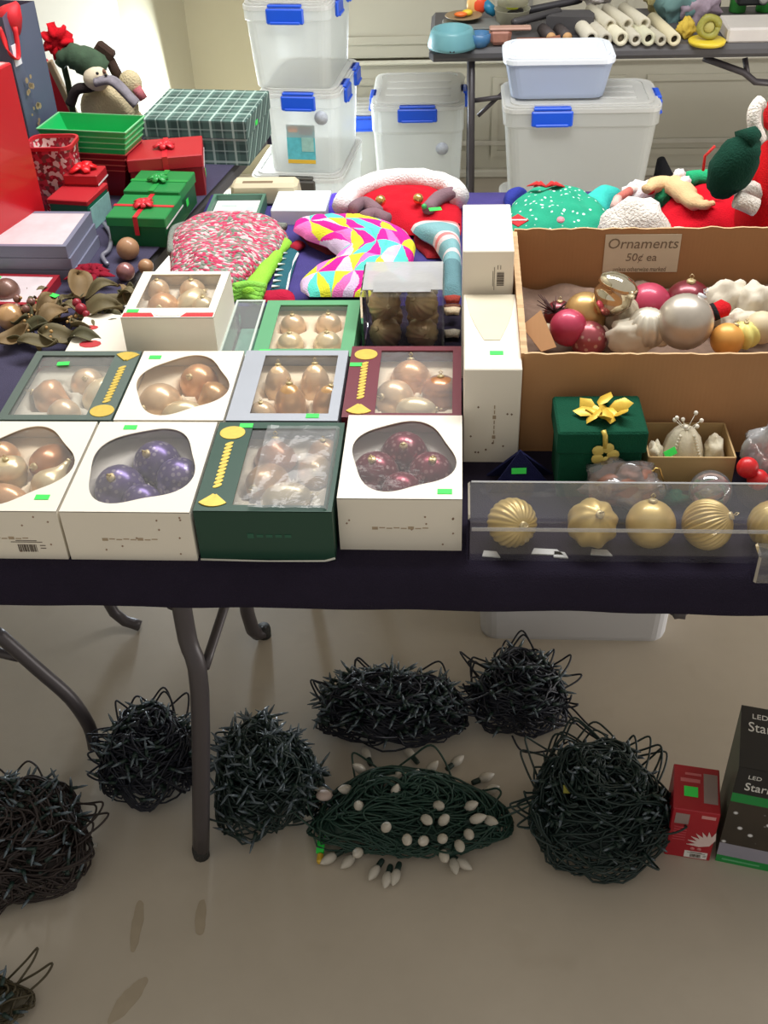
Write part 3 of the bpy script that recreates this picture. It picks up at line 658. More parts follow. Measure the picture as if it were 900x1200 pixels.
t, h, w, d = window_box('dark green window box in the front row with printed gold cord and torn wrap', -.355, -.163, 1.172, 1.392, .088, GRN, GRN, 'rect', (.052, .012, .014, .016), desc='green front-row box with gold cord',
    orns=[('onion', -.006, .042, .032, BRONZE, (0, .5, 1), 'bronze ornament at the back'), ('egg', -.012, -.014, .034, TAN, (-.3, -.9, .45), 'bronze pear with gold cap at the left'),
          ('egg', .056, .010, .029, PALEP, (.1, -.9, .6), 'pale gold egg at the right'), ('egg', .022, -.058, .030, CREAM, (1, .1, .2), 'cream egg at the front'), ('ball', .066, .066, .024, TAN, (0, 0, 1), 'tan ball at the back right')],
    cord=(-.071, -.10, .10, True), stick=(-.28, .455), marks=False, insert=M((214, 202, 178), .8), filmm=WRAP)
def wrapf(u, v): x = -.02 + .115 * u; y = -.105 + .2 * v; return (x, y, h + .003 + .004 * abs(noise.noise(Vector((x * 35, y * 22, 2)))) - (.012 * max(0, u - .93) / .07))
m = MB(); m.grid(wrapf, 22, 24); m.build('loose_wrap', WRAP, t)
q = MB()
for k in range(5): q.box((-.02 + k * .013, -d / 2 - .0004, .045), (.009, .0006, .008 if k == 0 else .005))
q.build('printed_script', M((40, 96, 74), .6), t)
m = MB(); m.tube([(-w / 2, -d / 2 - .0015, .002), (0, -d / 2 - .003, .001), (w * .42, -d / 2 - .0015, .0015), (w * .5, -d / 2, .006)], .0018, 6); m.build('torn_edge', M((226, 226, 214), .7), t)
t, h, w, d = window_box('white ornament box at the right end of the front row holding four red balls', -.160, .013, 1.196, 1.405, .093, WHITE, WHITE, desc='front-row box of red balls',
    orns=[('ball', .000, .040, .035, REDGL, (0, -.7, 1), 'back red glitter ball'), ('ball', -.040, -.012, .035, REDGL, (-.1, -.3, 1), 'left red glitter ball'),
          ('ball', .040, -.012, .034, REDGL, (.1, -.3, 1), 'right red glitter ball'), ('ball', .000, -.060, .029, REDGL, (0, -1, .2), 'front red glitter ball')], stick=(.36, -.42), ph=.75, insert=M((206, 200, 190), .8))
# ---- second row
window_box('grey-green window box with printed gold cord, at the left end of the second row', -.706, -.524, 1.398, 1.610, .086, GREYG, GREYG, 'rect', (.014, .042, .014, .014), desc='grey-green second-row box',
    orns=[('ball', .006, .050, .028, PALEP, (.2, -.8, 1), 'pale ball at the back'), ('onion', -.045, -.005, .031, PEACH, (-1, .1, .3), 'peach onion at the left'), ('egg', .038, .002, .029, CREAM, (.6, .8, .4), 'cream egg at the right'),
          ('ball', -.006, -.062, .027, PALEP, (0, -1, .4), 'pale pink ball at the front')], cord=(.070, -.10, .10, False), stick=(-.18, .30, .1), marks=False, insert=M((206, 198, 178), .8), filmm=WRAP)
window_box('white second-row ornament box with a scalloped window of peach ornaments', -.522, -.350, 1.398, 1.610, .086, WHITE, WHITE, desc='white second-row scalloped box',
    orns=[('ball', .012, .046, .032, PEACH, (-.3, -.7, .8), 'peach ball at the back'), ('ball', -.040, -.016, .036, PALEP, (-.6, -.8, .3), 'pale peach ball at the left'),
          ('onion', .048, -.010, .030, TAN, (.9, .3, .3), 'tan onion at the right'), ('egg', .006, -.062, .027, CREAM, (1, .2, .2), 'cream egg at the front')], stick=(-.36, .40), ph=.5, marks=False)
window_box('silver grey window box in the middle of the second row', -.348, -.175, 1.398, 1.612, .086, SILV, SILV, 'rect', (.034, .016, .020, .016), desc='silver second-row box',
    orns=[('egg', -.026, .028, .026, PALEP, (0, .4, 1), 'pearly egg at the back left'), ('egg', .034, .030, .028, PALEP, (0, .4, 1), 'pearly egg at the back right'), ('egg', .000, -.032, .030, TAN, (0, .3, 1), 'tan egg in front'),
          ('egg', .058, -.030, .024, TAN, (.3, .2, 1), 'tan egg at the right'), ('ball', -.040, -.066, .022, PALEP, (0, 0, 1), 'pearly ball at the front left')], stick=(.27, -.44), marks=False)
window_box('burgundy window box with printed gold cord at the right end of the second row', -.172, .012, 1.408, 1.626, .086, BURG, BURG, 'rect', (.050, .014, .012, .014), desc='burgundy second-row box',
    orns=[('ball', .008, .046, .033, PEACH, (0, .5, 1), 'peach ball at the back'), ('ball', -.016, -.016, .032, PALEP, (-.6, -.6, .5), 'pale pink ball at the left'), ('acorn', .058, -.010, .030, BRONZE, (0, .2, 1), 'copper ribbed ornament at the right'),
          ('egg', .020, -.062, .026, CREAM, (1, 0, .1), 'cream egg at the front')], cord=(-.066, -.10, .10, True), stick=(-.44, .22), marks=False, filmm=WRAP)
# ---- third row
m = MB(); t = empty('ornament_box', 'flat white box with red print lying under the red-banded white window box', 'ornament box', (-.545, 1.72, TT), 0)
m.box((0, 0, .024), (.28, .19, .048), .002); m.build('carton', WHITE, t)
m = MB(); m.prism(circ(10, .020, .013), 0, .0006, X=T_((-.10, -.02, .0482))); m.prism(circ(10, .014, .008), 0, .0006, X=T_((-.115, .04, .0482))); m.build('printed_red', M((190, 50, 56), .5), t)
t, h, w, d = window_box('raised white window box with red printed band and oval badge, left of the lime stocking', -.562, -.402, 1.640, 1.815, .082, WHITE, WHITE, 'rect', (.018, .014, .034, .012), z0=.792, desc='red-banded white box',
    orns=[('ball', .012, .044, .024, PALEP, (0, 0, 1), 'pearly ball at the back'), ('ball', -.030, -.010, .029, PEACH, (0, -.8, .5), 'peach ball at the left'), ('egg', .018, .004, .026, CREAM, (.6, .8, .3), 'cream egg in the middle'),
          ('ball', .045, -.022, .022, CREAM, (0, 0, 1), 'cream ball at the right'), ('ball', -.05, .045, .02, PALEP, (0, 0, 1), 'pale ball at the back left')], stick=(-.40, -.37), marks=False, insert=M((222, 212, 192), .8))
m = MB()
for s in (-1, 1): m.prism([(s * .022, -d / 2 + .002), (s * (w / 2 - .002), -d / 2 + .002), (s * (w / 2 - .002), -d / 2 + .016), (s * .030, -d / 2 + .016)], h, h + .0005)
m.build('printed_red_band', M((196, 42, 48), .5), t)
m = MB(); m.prism(circ(20, .024, .010, 0, -d / 2 + .013), h, h + .0009); m.build('oval_badge', M((238, 234, 226), .5), t)
window_box('light green framed window box in the third row, behind the silver box', -.346, -.172, 1.632, 1.838, .062, GRNL, GRNL, 'rect', (.026, .022, .026, .018), desc='light green third-row box',
    orns=[('ball', -.035, .036, .024, PALEP, (0, 0, 1), 'pearly ball at the back left'), ('ball', .030, .040, .024, PALEP, (0, 0, 1), 'pearly ball at the back right'), ('ball', -.032, -.030, .024, CREAM, (0, 0, 1), 'pearly ball at the front left'),
          ('ball', .034, -.028, .025, CREAM, (0, 0, 1), 'pearly ball at the front right')], stick=(-.38, -.42), marks=False)
# clear plastic lidded case standing beside it
t = empty('clear_case', 'empty clear plastic case with pale green tint left of the light green box', 'plastic case', (-.376, 1.735, TT), 0)
m = MB(); m.box((0, 0, .030), (.054, .205, .060), .003); m.build('case_shell', film('green_case', (.86, .95, .92), .16, 20, .6, .12, .06), t)
m = MB(); m.ring(lerp_square(.054, .205, 16), lerp_square(.046, .196, 16), .060, .063); m.build('case_rim', M((196, 206, 196), .3), t)
m = MB(); m.box((0, 0, .004), (.048, .196, .004), .001); m.build('case_card', M((120, 170, 150), .6), t)
# clear cube of ribbed gold balls
t = empty('clear_case', 'clear plastic cube of ribbed gold balls beside the burgundy box', 'plastic case', (-.092, 1.80, TT), 0)
m = MB(); m.box((0, 0, .062), (.146, .130, .124), .004); m.build('case_shell', CLEAR, t)
m = MB(); m.box((0, .006, .1255), (.140, .110, .002), .0005); m.box((0, -.040, .127), (.1, .04, .001)); m.build('case_lid', film('case_lid_film', (.9, .92, .95), .45, 30, .6, .15, .2), t)
RIB = M((196, 172, 128), .4, .55, var=.1)
for i in range(2):
    for j in range(2):
        for k in range(2):
            ornament('ribbed gold ball, %s %s %s in the clear cube case' % (('lower', 'upper')[k], ('front', 'back')[j], ('left', 'right')[i]), 'ball', .029, RIB, (-.092 + (-.5 + i) * .066, 1.80 + (-.5 + j) * .062, TT + .031 + .059 * k),
                     (.3, -1, .25) if (i + k) % 2 else (-.5, -.6, .6), 'ribbed gold balls in the clear cube case', flute=.035, nf=14, tw=30 if (i + k) % 2 == 0 else 0)
# two white boxes on their narrow edge
def edgebox(label, x0, x1, y0, y1, h, tab):
    t = empty('ornament_box', label, 'ornament box', ((x0 + x1) / 2, (y0 + y1) / 2, TT)); w, d = x1 - x0, y1 - y0
    m = MB(); m.box((0, 0, h / 2), (w, d, h), .0015); m.build('carton', WHITE, t)
    m = MB()
    if tab:
        pts = [(-w * .47, d * .48)] + [(-w * .47 + w * .33 * s, d * .48 - d * .62 * (s ** .6)) for s in (.25, .5, .75, 1)] + [(w * .14, d * .48 - d * .62)] + [(w * .47 - w * .33 * s, d * .48 - d * .62 * (s ** .6)) for s in (.75, .5, .25)] + [(w * .47, d * .48)]
        m.prism(pts, h, h + .0012); m.build('tuck_flap', M((214, 202, 176), .6), t)
        sticker(t, .006, -d * .30, h + .0005)
    return t, w, d
t, w, d = edgebox('white ornament box standing on edge, near one of two beside the cardboard box', .014, .099, 1.412, 1.650, .168, True)
q = MB(); rr = random.Random(4)
for k in range(9): q.prism([(-.0018, 0), (0, .002), (.0018, 0), (0, -.002)], 0, .0004, X=T_((rr.uniform(-w * .42, w * .42), -d / 2 - .0001, rr.uniform(.01, .11))) @ RX(PI / 2))
q.build('printed_stars', M((120, 96, 72), .6), t)
q = MB()
for k in range(8): q.box((.004, -d / 2 - .0004, .04 + k * .009), (.0016 if k not in (1, 5) else .005, .0006, .006))
q.build('printed_script', M((170, 150, 124), .6), t)
t, w, d = edgebox('white box with barcode standing on end, behind the edge-standing white box', .012, .094, 1.662, 1.850, .238, False)
barcode(t, .020, -d / 2 - .0005, .19, PI / 2, .9).rotation_euler = (PI / 2, -PI / 2, 0)

# ================================================================ CARDBOARD BOX OF LOOSE ORNAMENTS
def cardboard():
    n = NT('cardboard'); c = n.coord(); x = n.xyz(c)
    f = n.math('MULTIPLY', n.math('ADD', n.math('SINE', n.math('MULTIPLY', x[0], 900)), 1), .5)
    n.pbr(n.mix(n.math('MULTIPLY', n.noise(9, 4, c), .6), lin((186, 138, 92)), lin((156, 110, 70))), .85, 0, n.bump(f, .12, .0006)); return n.m
CB = cardboard(); CBE = M((206, 172, 130), .9, var=.25, vs=90)
bx = empty('cardboard_box', 'large open brown cardboard box with a handwritten ornaments sign inside', 'cardboard box', (.425, 1.65, TT))
X0, X1, Y0, Y1, HB = -.322, .34, -.205, .21, .176
def wall(p0, p1, h0, h1, nm, zj=.004, th=.004, ph=0):
    p0, p1 = Vector(p0 + (0,)), Vector(p1 + (0,)); n = 60; nr = Vector(((p1 - p0).y, -(p1 - p0).x, 0)).normalized() * th / 2; vs = []
    for i in range(n + 1):
        t = i / n; p = p0 + (p1 - p0) * t; z = h0 + (h1 - h0) * t + zj * noise.noise(Vector((t * 24, ph, 0))) + zj * .5 * noise.noise(Vector((t * 70, ph, 4)))
        vs += [p - nr, p + nr, p + nr + Vector((0, 0, z)), p - nr + Vector((0, 0, z))]
    fs = [(4 * i + a, 4 * i + b, 4 * i + 4 + b, 4 * i + 4 + a) for i in range(n) for a, b in ((0, 1), (1, 2), (2, 3), (3, 0))] + [(0, 3, 2, 1), (4 * n, 4 * n + 1, 4 * n + 2, 4 * n + 3)]
    m = MB(); m.add(vs, fs, mi=0); 
    for k in range(n): m.mi[4 * k + 2] = 1
    m.build(nm, [CB, CBE], bx)
wall((X0, Y0), (X1, Y0), HB, HB, 'front_wall', .0035, ph=1); wall((X0, Y1), (X1, Y1), HB + .012, HB + .012, 'back_wall', .004, ph=2)
wall((X0, Y0), (X0, Y1), HB, HB + .008, 'side_wall', .005, .010, ph=3); wall((X1, Y0), (X1, Y1), HB, HB + .008, 'side_wall', ph=4)
m = MB(); m.box(((X0 + X1) / 2, 0, .002), (X1 - X0, Y1 - Y0, .004)); m.build('bottom', CB, bx)
# sign on the inside of the back wall
yb = 1.65 + Y1 - .004
c1, c2, c3 = aty(710, 275, yb), aty(799, 276, yb), aty(706, 319, yb)
pw, ph_ = (c2 - c1).length, (c1 - c3).length
sg = empty('paper_sign', 'white handwritten paper sign taped inside the cardboard box back wall', 'sign', ((c1.x + c2.x) / 2, yb, (c1.z + c3.z) / 2))
m = MB(); m.box((0, 0, 0), (pw, .0008, ph_)); m.build('paper', M((220, 206, 178), .8), sg)
INK = M((134, 118, 96), .8)
text('Ornaments', .027, INK, sg, (0, -.0008, .010), (PI / 2, 0, 0), shear=.15, align='CENTER')
text('50¢ ea', .021, INK, sg, (0, -.0008, -.014), (PI / 2, 0, 0), shear=.1, align='CENTER')
text('unless otherwise marked', .0125, INK, sg, (-.001, -.0008, -.034), (PI / 2, 0, 0), shear=.1, align='CENTER', sx=.74)
# loose ornaments; base heap keeps them just under the rim
def op(px, py, z=None, zz=.895): p = at(px, py, zz); return p
heapm = MB()
def hf(u, v):
    x = X0 + .012 + (X1 - X0 - .03) * u; y = Y0 + .012 + (Y1 - Y0 - .03) * v
    return (x, y, .085 + .022 * noise.noise(Vector((x * 16, y * 16, 1))))
heapm.grid(hf, 60, 40); hp = heapm.build('tissue_padding', M((120, 96, 80), .9, var=.4, vs=60, bump=.6, bs=60), bx)
MAG = glass((186, 52, 84), .5, .2); DRED = glass((116, 26, 40), .35, .4); SIL = glass((216, 208, 190), .4, .4); CHR = glass((226, 216, 190), .08, .95); GLD = glass((196, 156, 96), .35, .6)
OM = lambda px, py, z, r, mat, lab, kind='ball', dv=(0, 0, 1), **k: ornament(lab, kind, r, mat, at(px, py, z), dv, 'loose ornaments in the cardboard box', **k)
OM(666, 384, .880, .030, MAG, 'pinkish red frosted ball at the left inside the cardboard box', cap=False)
OM(686, 368, .880, .036, GLD, 'matte gold ball left of the chrome ornament', dv=(.4, .3, .5))
OM(719, 346, .925, .034, CHR, 'shiny champagne lantern ornament topping the heap below the sign', 'acorn', dv=(.5, .3, 1), cap=False)
OM(727, 368, .880, .030, M((190, 176, 152), .7, var=.3, vs=80, bump=.8, bs=120), 'beige textured pinecone-like ornament under the chrome one', flute=.1, nf=9)
OM(759, 384, .888, .032, SIL, 'fluted pearl ball left of the large silver ball', cap=False, flute=.06, nf=14, tw=20)
OM(803, 377, .905, .044, glass((196, 186, 172), .35, .55), 'large matte silver ball in the middle of the cardboard box', dv=(.6, .4, .9), capm=M((232, 232, 236), .3, .5))
OM(760, 358, .862, .038, MAG, 'magenta ball behind the fluted pearl ball', cap=False)
OM(806, 356, .862, .040, DRED, 'dark red ball directly behind the large silver ball')
OM(655, 370, .850, .026, DRED, 'dark burgundy ball in the left corner of the heap')
OM(690, 398, .862, .030, speckle('pink_glass', (180, 90, 96), (220, 190, 170)), 'pink marbled ball at the front rim of the box', cap=False)
OM(852, 398, .880, .026, M((232, 168, 84), .4, .2), 'small orange ball near the front rim', dv=(.5, .2, 1))
OM(872, 393, .880, .022, M((236, 224, 130), .5), 'pale yellow fluted ball at the right front rim', flute=.15, nf=7)
OM(892, 384, .885, .026, M((214, 196, 160), .5), 'cream ball at right end of heap', cap=False)
OM(640, 392, .862, .018, M((170, 160, 130), .5), 'small greenish gold ball at front left rim', cap=False)
OM(775, 395, .875, .016, M((222, 210, 190), .5), 'tiny pearl ball at the front rim below the silver ball', cap=False)
p = at(730, 385, .885)
for i, (px, py, rx, ry, rz_, lb) in enumerate(((852, 356, .038, .030, .040, 'crumpled white tissue ball right behind the red mitten'), (885, 362, .036, .030, .044, 'crumpled white tissue ball in the right back corner'), (742, 395, .04, .022, .03, 'crumpled beige tissue beside the fluted pearl ball'), (868, 378, .03, .02, .02, 'small white tissue scrap above the yellow ball'))):
    p = at(px, py, .875); blob('tissue_wad', lb, 'tissue paper', p - Vector((0, 0, rz_ * .9)), (rx, ry, rz_), (206, 196, 176),   .3, i * 7, M((214, 204, 184), .8, var=.1, bump=.3, bs=80))
t = empty('red_mitten', 'tiny red mitten with black band beside the large silver ball', 'mitten ornament', at(835, 366, .905))
m = MB(); m.tube([(-.022, 0, -.004), (0, 0, 0), (.018, .004, .006), (.026, .006, .007)], [.016, .016, .018, .008], 12, flat=.7); m.build('mitten_body', fabric((196, 26, 34)), t)
m = MB(); m.tube([(-.001, 0, -.001), (.006, .001, .002)], .0178, 12, flat=.72); m.build('black_band', fabric((34, 32, 34)), t)
m = MB(); m.prism([(-.03, -.01), (.02, -.03), (.035, -.01), (-.02, .03)], 0, .0015, X=T_(at(634, 388, .895)) @ RX(.6) @ RZ(-.6)); tag(m.build('torn_card', CB, None), 'torn piece of brown card standing in the box left corner', 'card')
m = MB(); rr = random.Random(3)
for k in range(24):
    a = rr.uniform(0, 6.28); m.tube([(0, 0, 0), (.03 * math.cos(a), .022 * math.sin(a), rr.uniform(.005, .03))], [.002, .0006], 4)
tag(m.build('dark_sprig', M((70, 40, 36), .8), None, at(650, 366, .880)), 'dark bristly sprig at the back left of the ornament heap', 'sprig')

# ---- things in front of the cardboard box
FELT = fabric((14, 74, 52), bs=500)
p1, p2 = at(643, 566, TT), at(747, 561, TT); rz = math.atan2((p2 - p1).y, (p2 - p1).x) * .4
W = .128; hh = .118
t = empty('gift_box', 'dark green felt gift box with gold leaf bow before the cardboard box', 'gift box', ((p1.x + p2.x) / 2, 1.372, TT), .02)
m = MB(); m.box((0, 0, hh * .36), (W - .010, .092, hh * .72), .002); m.build('box_body', FELT, t)
m = MB(); m.box((0, 0, hh * .84), (W, .100, hh * .32), .003); m.build('lid', FELT, t)
m = MB(); rr = random.Random(9)
def leafpoly(L, w_): return [(0, -L / 2), (w_ / 2, -L * .15), (w_ * .4, L * .25), (0, L / 2), (-w_ * .4, L * .25), (-w_ / 2, -L * .15)]
for k in range(13):
    a = k * 2.4; r_ = .008 + .009 * (k % 3)
    q = MB(); q.pad(leafpoly(.036, .022), .004, rings=3); q.M = None
    o = q.build('gold_leaf', M((222, 184, 66), .4, .3, var=.25, vs=80), t, (.000 + r_ * 1.3 * math.cos(a), -.002 + r_ * math.sin(a), hh + .002 + .0035 * (k % 3)))
    o.rotation_euler = (rr.uniform(-.7, .7), rr.uniform(-.7, .7), a + 1.2)
for k in range(5):
    a = k * 1.2566; q = MB(); q.pad(circ(10, .009), .003, rings=3)
    o = q.build('gold_petal', M((206, 186, 100), .4, .3, var=.25, vs=80), t, (.004 + .012 * math.cos(a), -.0525, hh * .70 + .012 * math.sin(a))); o.rotation_euler = (PI / 2, 0, 0)
m = MB(); m.tube([(.0, -.046, hh + .001), (.002, -.0515, hh * .97), (.004, -.0525, hh * .8)], .004, 6); m.build('gold_stem', M((206, 180, 84), .4, .3), t)
# small card box holding the white bell
p1, p2 = at(750, 545, TT), at(850, 547, TT); cx = (p1.x + p2.x) / 2 - .004
t = empty('small_box', 'small open tan card box holding a white beaded bell ornament', 'cardboard box', (cx, 1.425 - .062 + .055, TT + .0))
t.location.y = 1.385; bw, bd, bh = .124, .090, .062
m = MB(); TAND = M((182, 152, 104), .8, var=.06, vs=20)
for sx in (-1, 1): m.box((sx * bw / 2, 0, bh / 2), (.0025, bd, bh))
for sy in (-1, 1): m.box((0, sy * bd / 2, bh / 2), (bw, .0025, bh))
m.box((0, 0, .002), (bw, bd, .003)); m.build('carton', TAND, t)
t.location.y = 1.388
BW_ = M((222, 212, 186), .8, var=.12, vs=90, bump=.8, bs=160)
b = empty('bell_ornament', 'white beaded bell ornament with lace and pearls in the tan box', 'ornament', (cx - .004, 1.388, TT + .010))
m = MB(); m.lathe([(.036, 0), (.034, .01), (.030, .03), (.024, .052), (.014, .066), (.004, .072), (0, .073)], 24, flute=.05, nf=9, X=RX(-.15)); m.build('bell_body', BW_, b)
m = MB()
for k in range(14):
    for s in (-1, 1): m.ball((s * (.010 + .020 * k / 14), -.012 - .022 * (k / 14), .066 - .06 * k / 14), .0028, 8, 6)
stuff(m.build('pearl_strands', M((232, 224, 200), .35), b))
m = MB()
for k in range(7): a = k * .9; m.ball((.022 * math.cos(a) * .9, .012 * math.sin(a), .086 + .008 * math.sin(k * 2)), .0034, 8, 6); m.tube([(0, 0, .068), (.022 * math.cos(a) * .9, .012 * math.sin(a), .086 + .008 * math.sin(k * 2))], .0006, 4)
stuff(m.build('pearl_picks', M((236, 230, 214), .3), b))
m = MB(); m.ball((.046, .0, .03), (.014, .022, .024), 16, 10, amp=.5, ph=2); m.build('lace_trim', BW_, b); m = MB(); m.ball((-.043, -.01, .03), (.012, .02, .022), 16, 10, amp=.5, ph=4); m.build('lace_trim', BW_, b)
m = MB(); m.box((0, 0, 0), (.020, .011, .0006)); o = m.build('price_sticker', GREEN, b, (-.026, -.034, .052)); o.rotation_euler = (1.0, -.2, .5)
# navy card tent
t = empty('card_tent', 'small navy blue folded card tent with green price sticker', 'card', (.103, 1.335, TT), .05)
m = MB(); m.prism([(-.052, 0), (.052, 0), (-.004, .066)], -.002, .002, X=RX(PI / 2 - .35) ); m.prism([(-.052, 0), (.052, 0), (-.004, .066)], -.002, .002, X=T_((0, .045, 0)) @ RX(PI / 2 + .35)); m.build('card', fabric((28, 30, 70), bs=400), t)
m = MB(); m.box((0, 0, 0), (.022, .009, .0006)); o = m.build('price_sticker', GREEN, t, (-.006, .007, .036)); o.rotation_euler = (PI / 2 - .35, 0, 0)
# tube of gold balls
t = empty('clear_tube', 'long clear plastic box of gold balls along the front table edge', 'plastic case', (.285, 1.218, TT))
m = MB(); m.box((0, 0, .039), (.53, .088, .076), .003); m.build('case_shell', CLEAR, t)
m = MB(); m.box((0, -.0445, .06), (.52, .0008, .006)); m.box((0, .04, .0775), (.52, .004, .001)); m.build('seam', film('seam_film', (.95, .95, .95), .28, 20, .4, .1, .1), t)
GB = glass((204, 174, 104), .42, .35, .08, 30)
for px, lb, k, dv in ((600, 'leftmost gold ball in the long clear box, with slanted ribs', dict(flute=.03, nf=22, tw=60), (.5, -1, .6)), (694, 'second gold ball in the long clear box, with swirled grooves', dict(flute=.06, nf=8, tw=70), (.2, -.6, 1)),
                   (762, 'plain matte gold ball in the middle of the long clear box', {}, (0, .2, 1)), (828, 'fourth gold ball in the long clear box, finely pleated', dict(flute=.05, nf=30, tw=20), (.8, -.2, .6)), (905, 'rightmost gold ball in the long clear box, cut by the photo edge', dict(flute=.02, nf=20), (0, 0, 1))):
    p = at(px, 611, TT + .037); ornament(lb, 'ball', .0345, GB, (p.x, 1.218, TT + .0365), dv, 'gold balls in the long clear box', cap=True, **k)
for i, (px, wd) in enumerate(((575, .025), (640, .045), (655, .02), (702, .03))):
    p = at(px, 636, TT); m = MB(); m.prism([(-wd / 2, -.004), (wd / 2, -.006), (wd * .3, .006), (-wd * .4, .008)], 0, .002)
    m.build('packing_scrap', M((186, 184, 180), .6), t, (p.x - .285, -.03 + .006 * (i % 2), .002))
t2 = empty('clear_case', 'small clear plastic case end overlapping the long box at the right', 'plastic case', (.452, 1.150, TT))
m = MB(); m.box((0, 0, .025), (.10, .030, .05), .003); m.build('case_shell', CLEAR, t2)
# cellophane wrapped ornament, bauble, bag
p = at(722, 560, TT + .01)
t = empty('wrapped_ornament', 'brown and pink ornament wrapped in cellophane beside the green felt box', 'ornament', (p.x, 1.305, TT))
m = MB(); m.ball((0, 0, .036), (.050, .030, .034), 26, 16, amp=.25, ph=2); m.build('ornament_body', M((150, 104, 86), .6, var=.45, vs=70, bump=.8, bs=90), t)
m = MB(); m.ball((0.0, 0, .037), (.057, .034, .037), 26, 16, amp=.5, ph=5); m.build('cellophane', film('cello', (.96, .96, .96), .12, 40, 1.0, .1, .10), t)
m = MB(); m.tube([(.03, 0, .045), (.045, .005, .065), (.052, .01, .062), (.064, .0, .03)], .0014, 6); m.build('gold_thread', GOLDC, t)
m = MB(); m.box((0, 0, .001), (.02, .02, .001)); 
p = at(770, 560, TT)
m = MB(); m.ball((0, 0, .010), (.028, .014, .010), 16, 8, amp=.6, ph=8); tag(m.build('green_velvet_piece', FELT, None, (p.x + .012, 1.312, TT)), 'small dark green velvet piece between wrapped ornament and bauble', 'fabric piece')
p = at(822, 572, TT)
t = empty('glass_bauble', 'clear glass bauble with red and green swirls behind the gold balls', 'ornament', (p.x, 1.302, TT + .031))
m = MB(); m.lathe(orn_mesh('ball', .031), 26, X=RY(1.2)); m.build('bauble_glass', film('bauble_glass', (.9, .9, .88), .12, 10, .1, .04, .12), t)
for c, rr_, an in (((170, 60, 60), .026, .2), ((110, 140, 80), .024, .9), ((200, 150, 130), .025, -.5)):
    m = MB(); m.tube([(rr_ * math.cos(s), 0, rr_ * math.sin(s)) for s in [2 * PI * k / 20 for k in range(21)]], .0035, 6, X=RZ(an) @ RX(an * 2)); m.build('painted_swirl', M(c, .4), t)
t = empty('plastic_bag', 'crinkled clear plastic bag with red balls at the right photo edge', 'bag', (.487, 1.372, TT))
m = MB(); m.ball((0, 0, .058), (.055, .034, .060), 36, 26, amp=.35, ph=11); m.build('bag_film', film('bag_film', (.95, .94, .93), .35, 40, 1.0, .15, .10), t)
for i, (px, py, lb) in enumerate(((876, 548, 'upper left red ball in the crinkled clear bag'), (888, 562, 'lower red ball in the crinkled clear bag'))):
    p = aty(px, py, 1.318); ornament(lb, 'ball', .0155, plastic((206, 30, 34)), (p.x, 1.318, max(p.z, TT + .016)), (0, 0, 1), 'red balls in the crinkled clear bag', cap=False)

# ================================================================ TEXTILES ON THE REAR TABLE
def interp(rows, y):
    for (a, b) in zip(rows, rows[1:]):
        if a[0] <= y <= b[0]:
            t = (y - a[0]) / (b[0] - a[0]); t2 = t * t * (3 - 2 * t) * .5 + t * .5
            return a[1] + (b[1] - a[1]) * t2, a[2] + (b[2] - a[2]) * t2
    return rows[-1][1:]
def rowpad(name, rows, h, mats, z0=TT, nu=36, nv=30, mifn=None, amp=.006, fq=30, ph=0, parent=None, puff=None, edge=2.4):
    """stuffed piece of cloth lying flat; rows = (row, left, right) of its outline as seen in the photograph"""
    ya, yb_ = rows[0][0], rows[-1][0]; zc = z0 + h * .5
    C0 = at((rows[len(rows) // 2][1] + rows[len(rows) // 2][2]) / 2, (ya + yb_) / 2, zc); C0.z = z0
    def fn(top):
        def f(u, v):
            py = ya + (yb_ - ya) * v; xl, xr = interp(rows, py); p = at(xl + (xr - xl) * u, py, zc) - C0
            e = max(0, 1 - abs(2 * u - 1) ** edge * 1.0) * max(0, 1 - abs(2 * v - 1) ** edge)
            k = e ** .5
            if not top: return (p.x, p.y, h * .04 * k + (h * .25) * (1 - k))
            z = h * (.25 + .75 * k) if k > 0 else h * .25
            if k > 0: z += amp * k * noise.noise(Vector((p.x * fq + ph, p.y * fq, ph)))
            if puff: z += puff(u, v) * k
            return (p.x, p.y, z)
        return f
    m = MB(); m.grid(fn(True), nu, nv, mifn=mifn); m.grid(fn(False), nu, nv)
    return m.build(name, mats, parent, C0 if parent is None else C0 - parent.location), C0
def knit():
    n = NT('knit_yarn'); c = n.coord(); mp = n.node('ShaderNodeMapping'); mp.inputs['Scale'].default_value = (1, 1.8, 1); n.put(mp.inputs[0], c)
    v = n.node('ShaderNodeTexVoronoi'); v.inputs['Scale'].default_value = 125; n.put(v.inputs['Vector'], mp.outputs[0])
    sp = n.node('ShaderNodeSeparateColor'); n.put(sp.inputs[0], v.outputs['Color'])
    col = n.ramp(sp.outputs[0], [(0, lin((200, 60, 96))), (.3, lin((222, 196, 196))), (.5, lin((150, 150, 140))), (.66, lin((206, 90, 120))), (.82, lin((120, 136, 118)))], True)
    n.pbr(col, .95, 0, n.bump(v.outputs['Distance'], 1, -.004)); return n.m
KN = knit()
t = empty('knit_stocking', 'large folded chunky knit piece in pink, red, white and grey yarn', 'knitwear', at(268, 290, TT))
t.location.z = TT
rowpad('knit_body', [(246, 255, 292), (254, 225, 318), (262, 206, 332), (272, 199, 338), (288, 197, 330), (300, 198, 318), (313, 198, 300), (322, 200, 285), (330, 215, 270)], .062, KN, nu=60, nv=50, amp=.016, fq=20, parent=t)
m = MB(); P = [at(*q, TT + .03) - t.location for q in ((200, 296), (203, 270), (222, 262), (258, 262), (300, 262), (335, 266))]
m.tube(smoothpath(P, 6), .008, 8, amp=.3); m.build('grey_trim', M((128, 134, 124), .95, var=.3, vs=150, bump=1, bs=200, bd=.004), t)
LIME = fabric((150, 214, 70)); 
t = empty('elf_stocking', 'lime green velvet elf stocking with curled toe beside the pink knit piece', 'stocking', at(310, 320, TT))
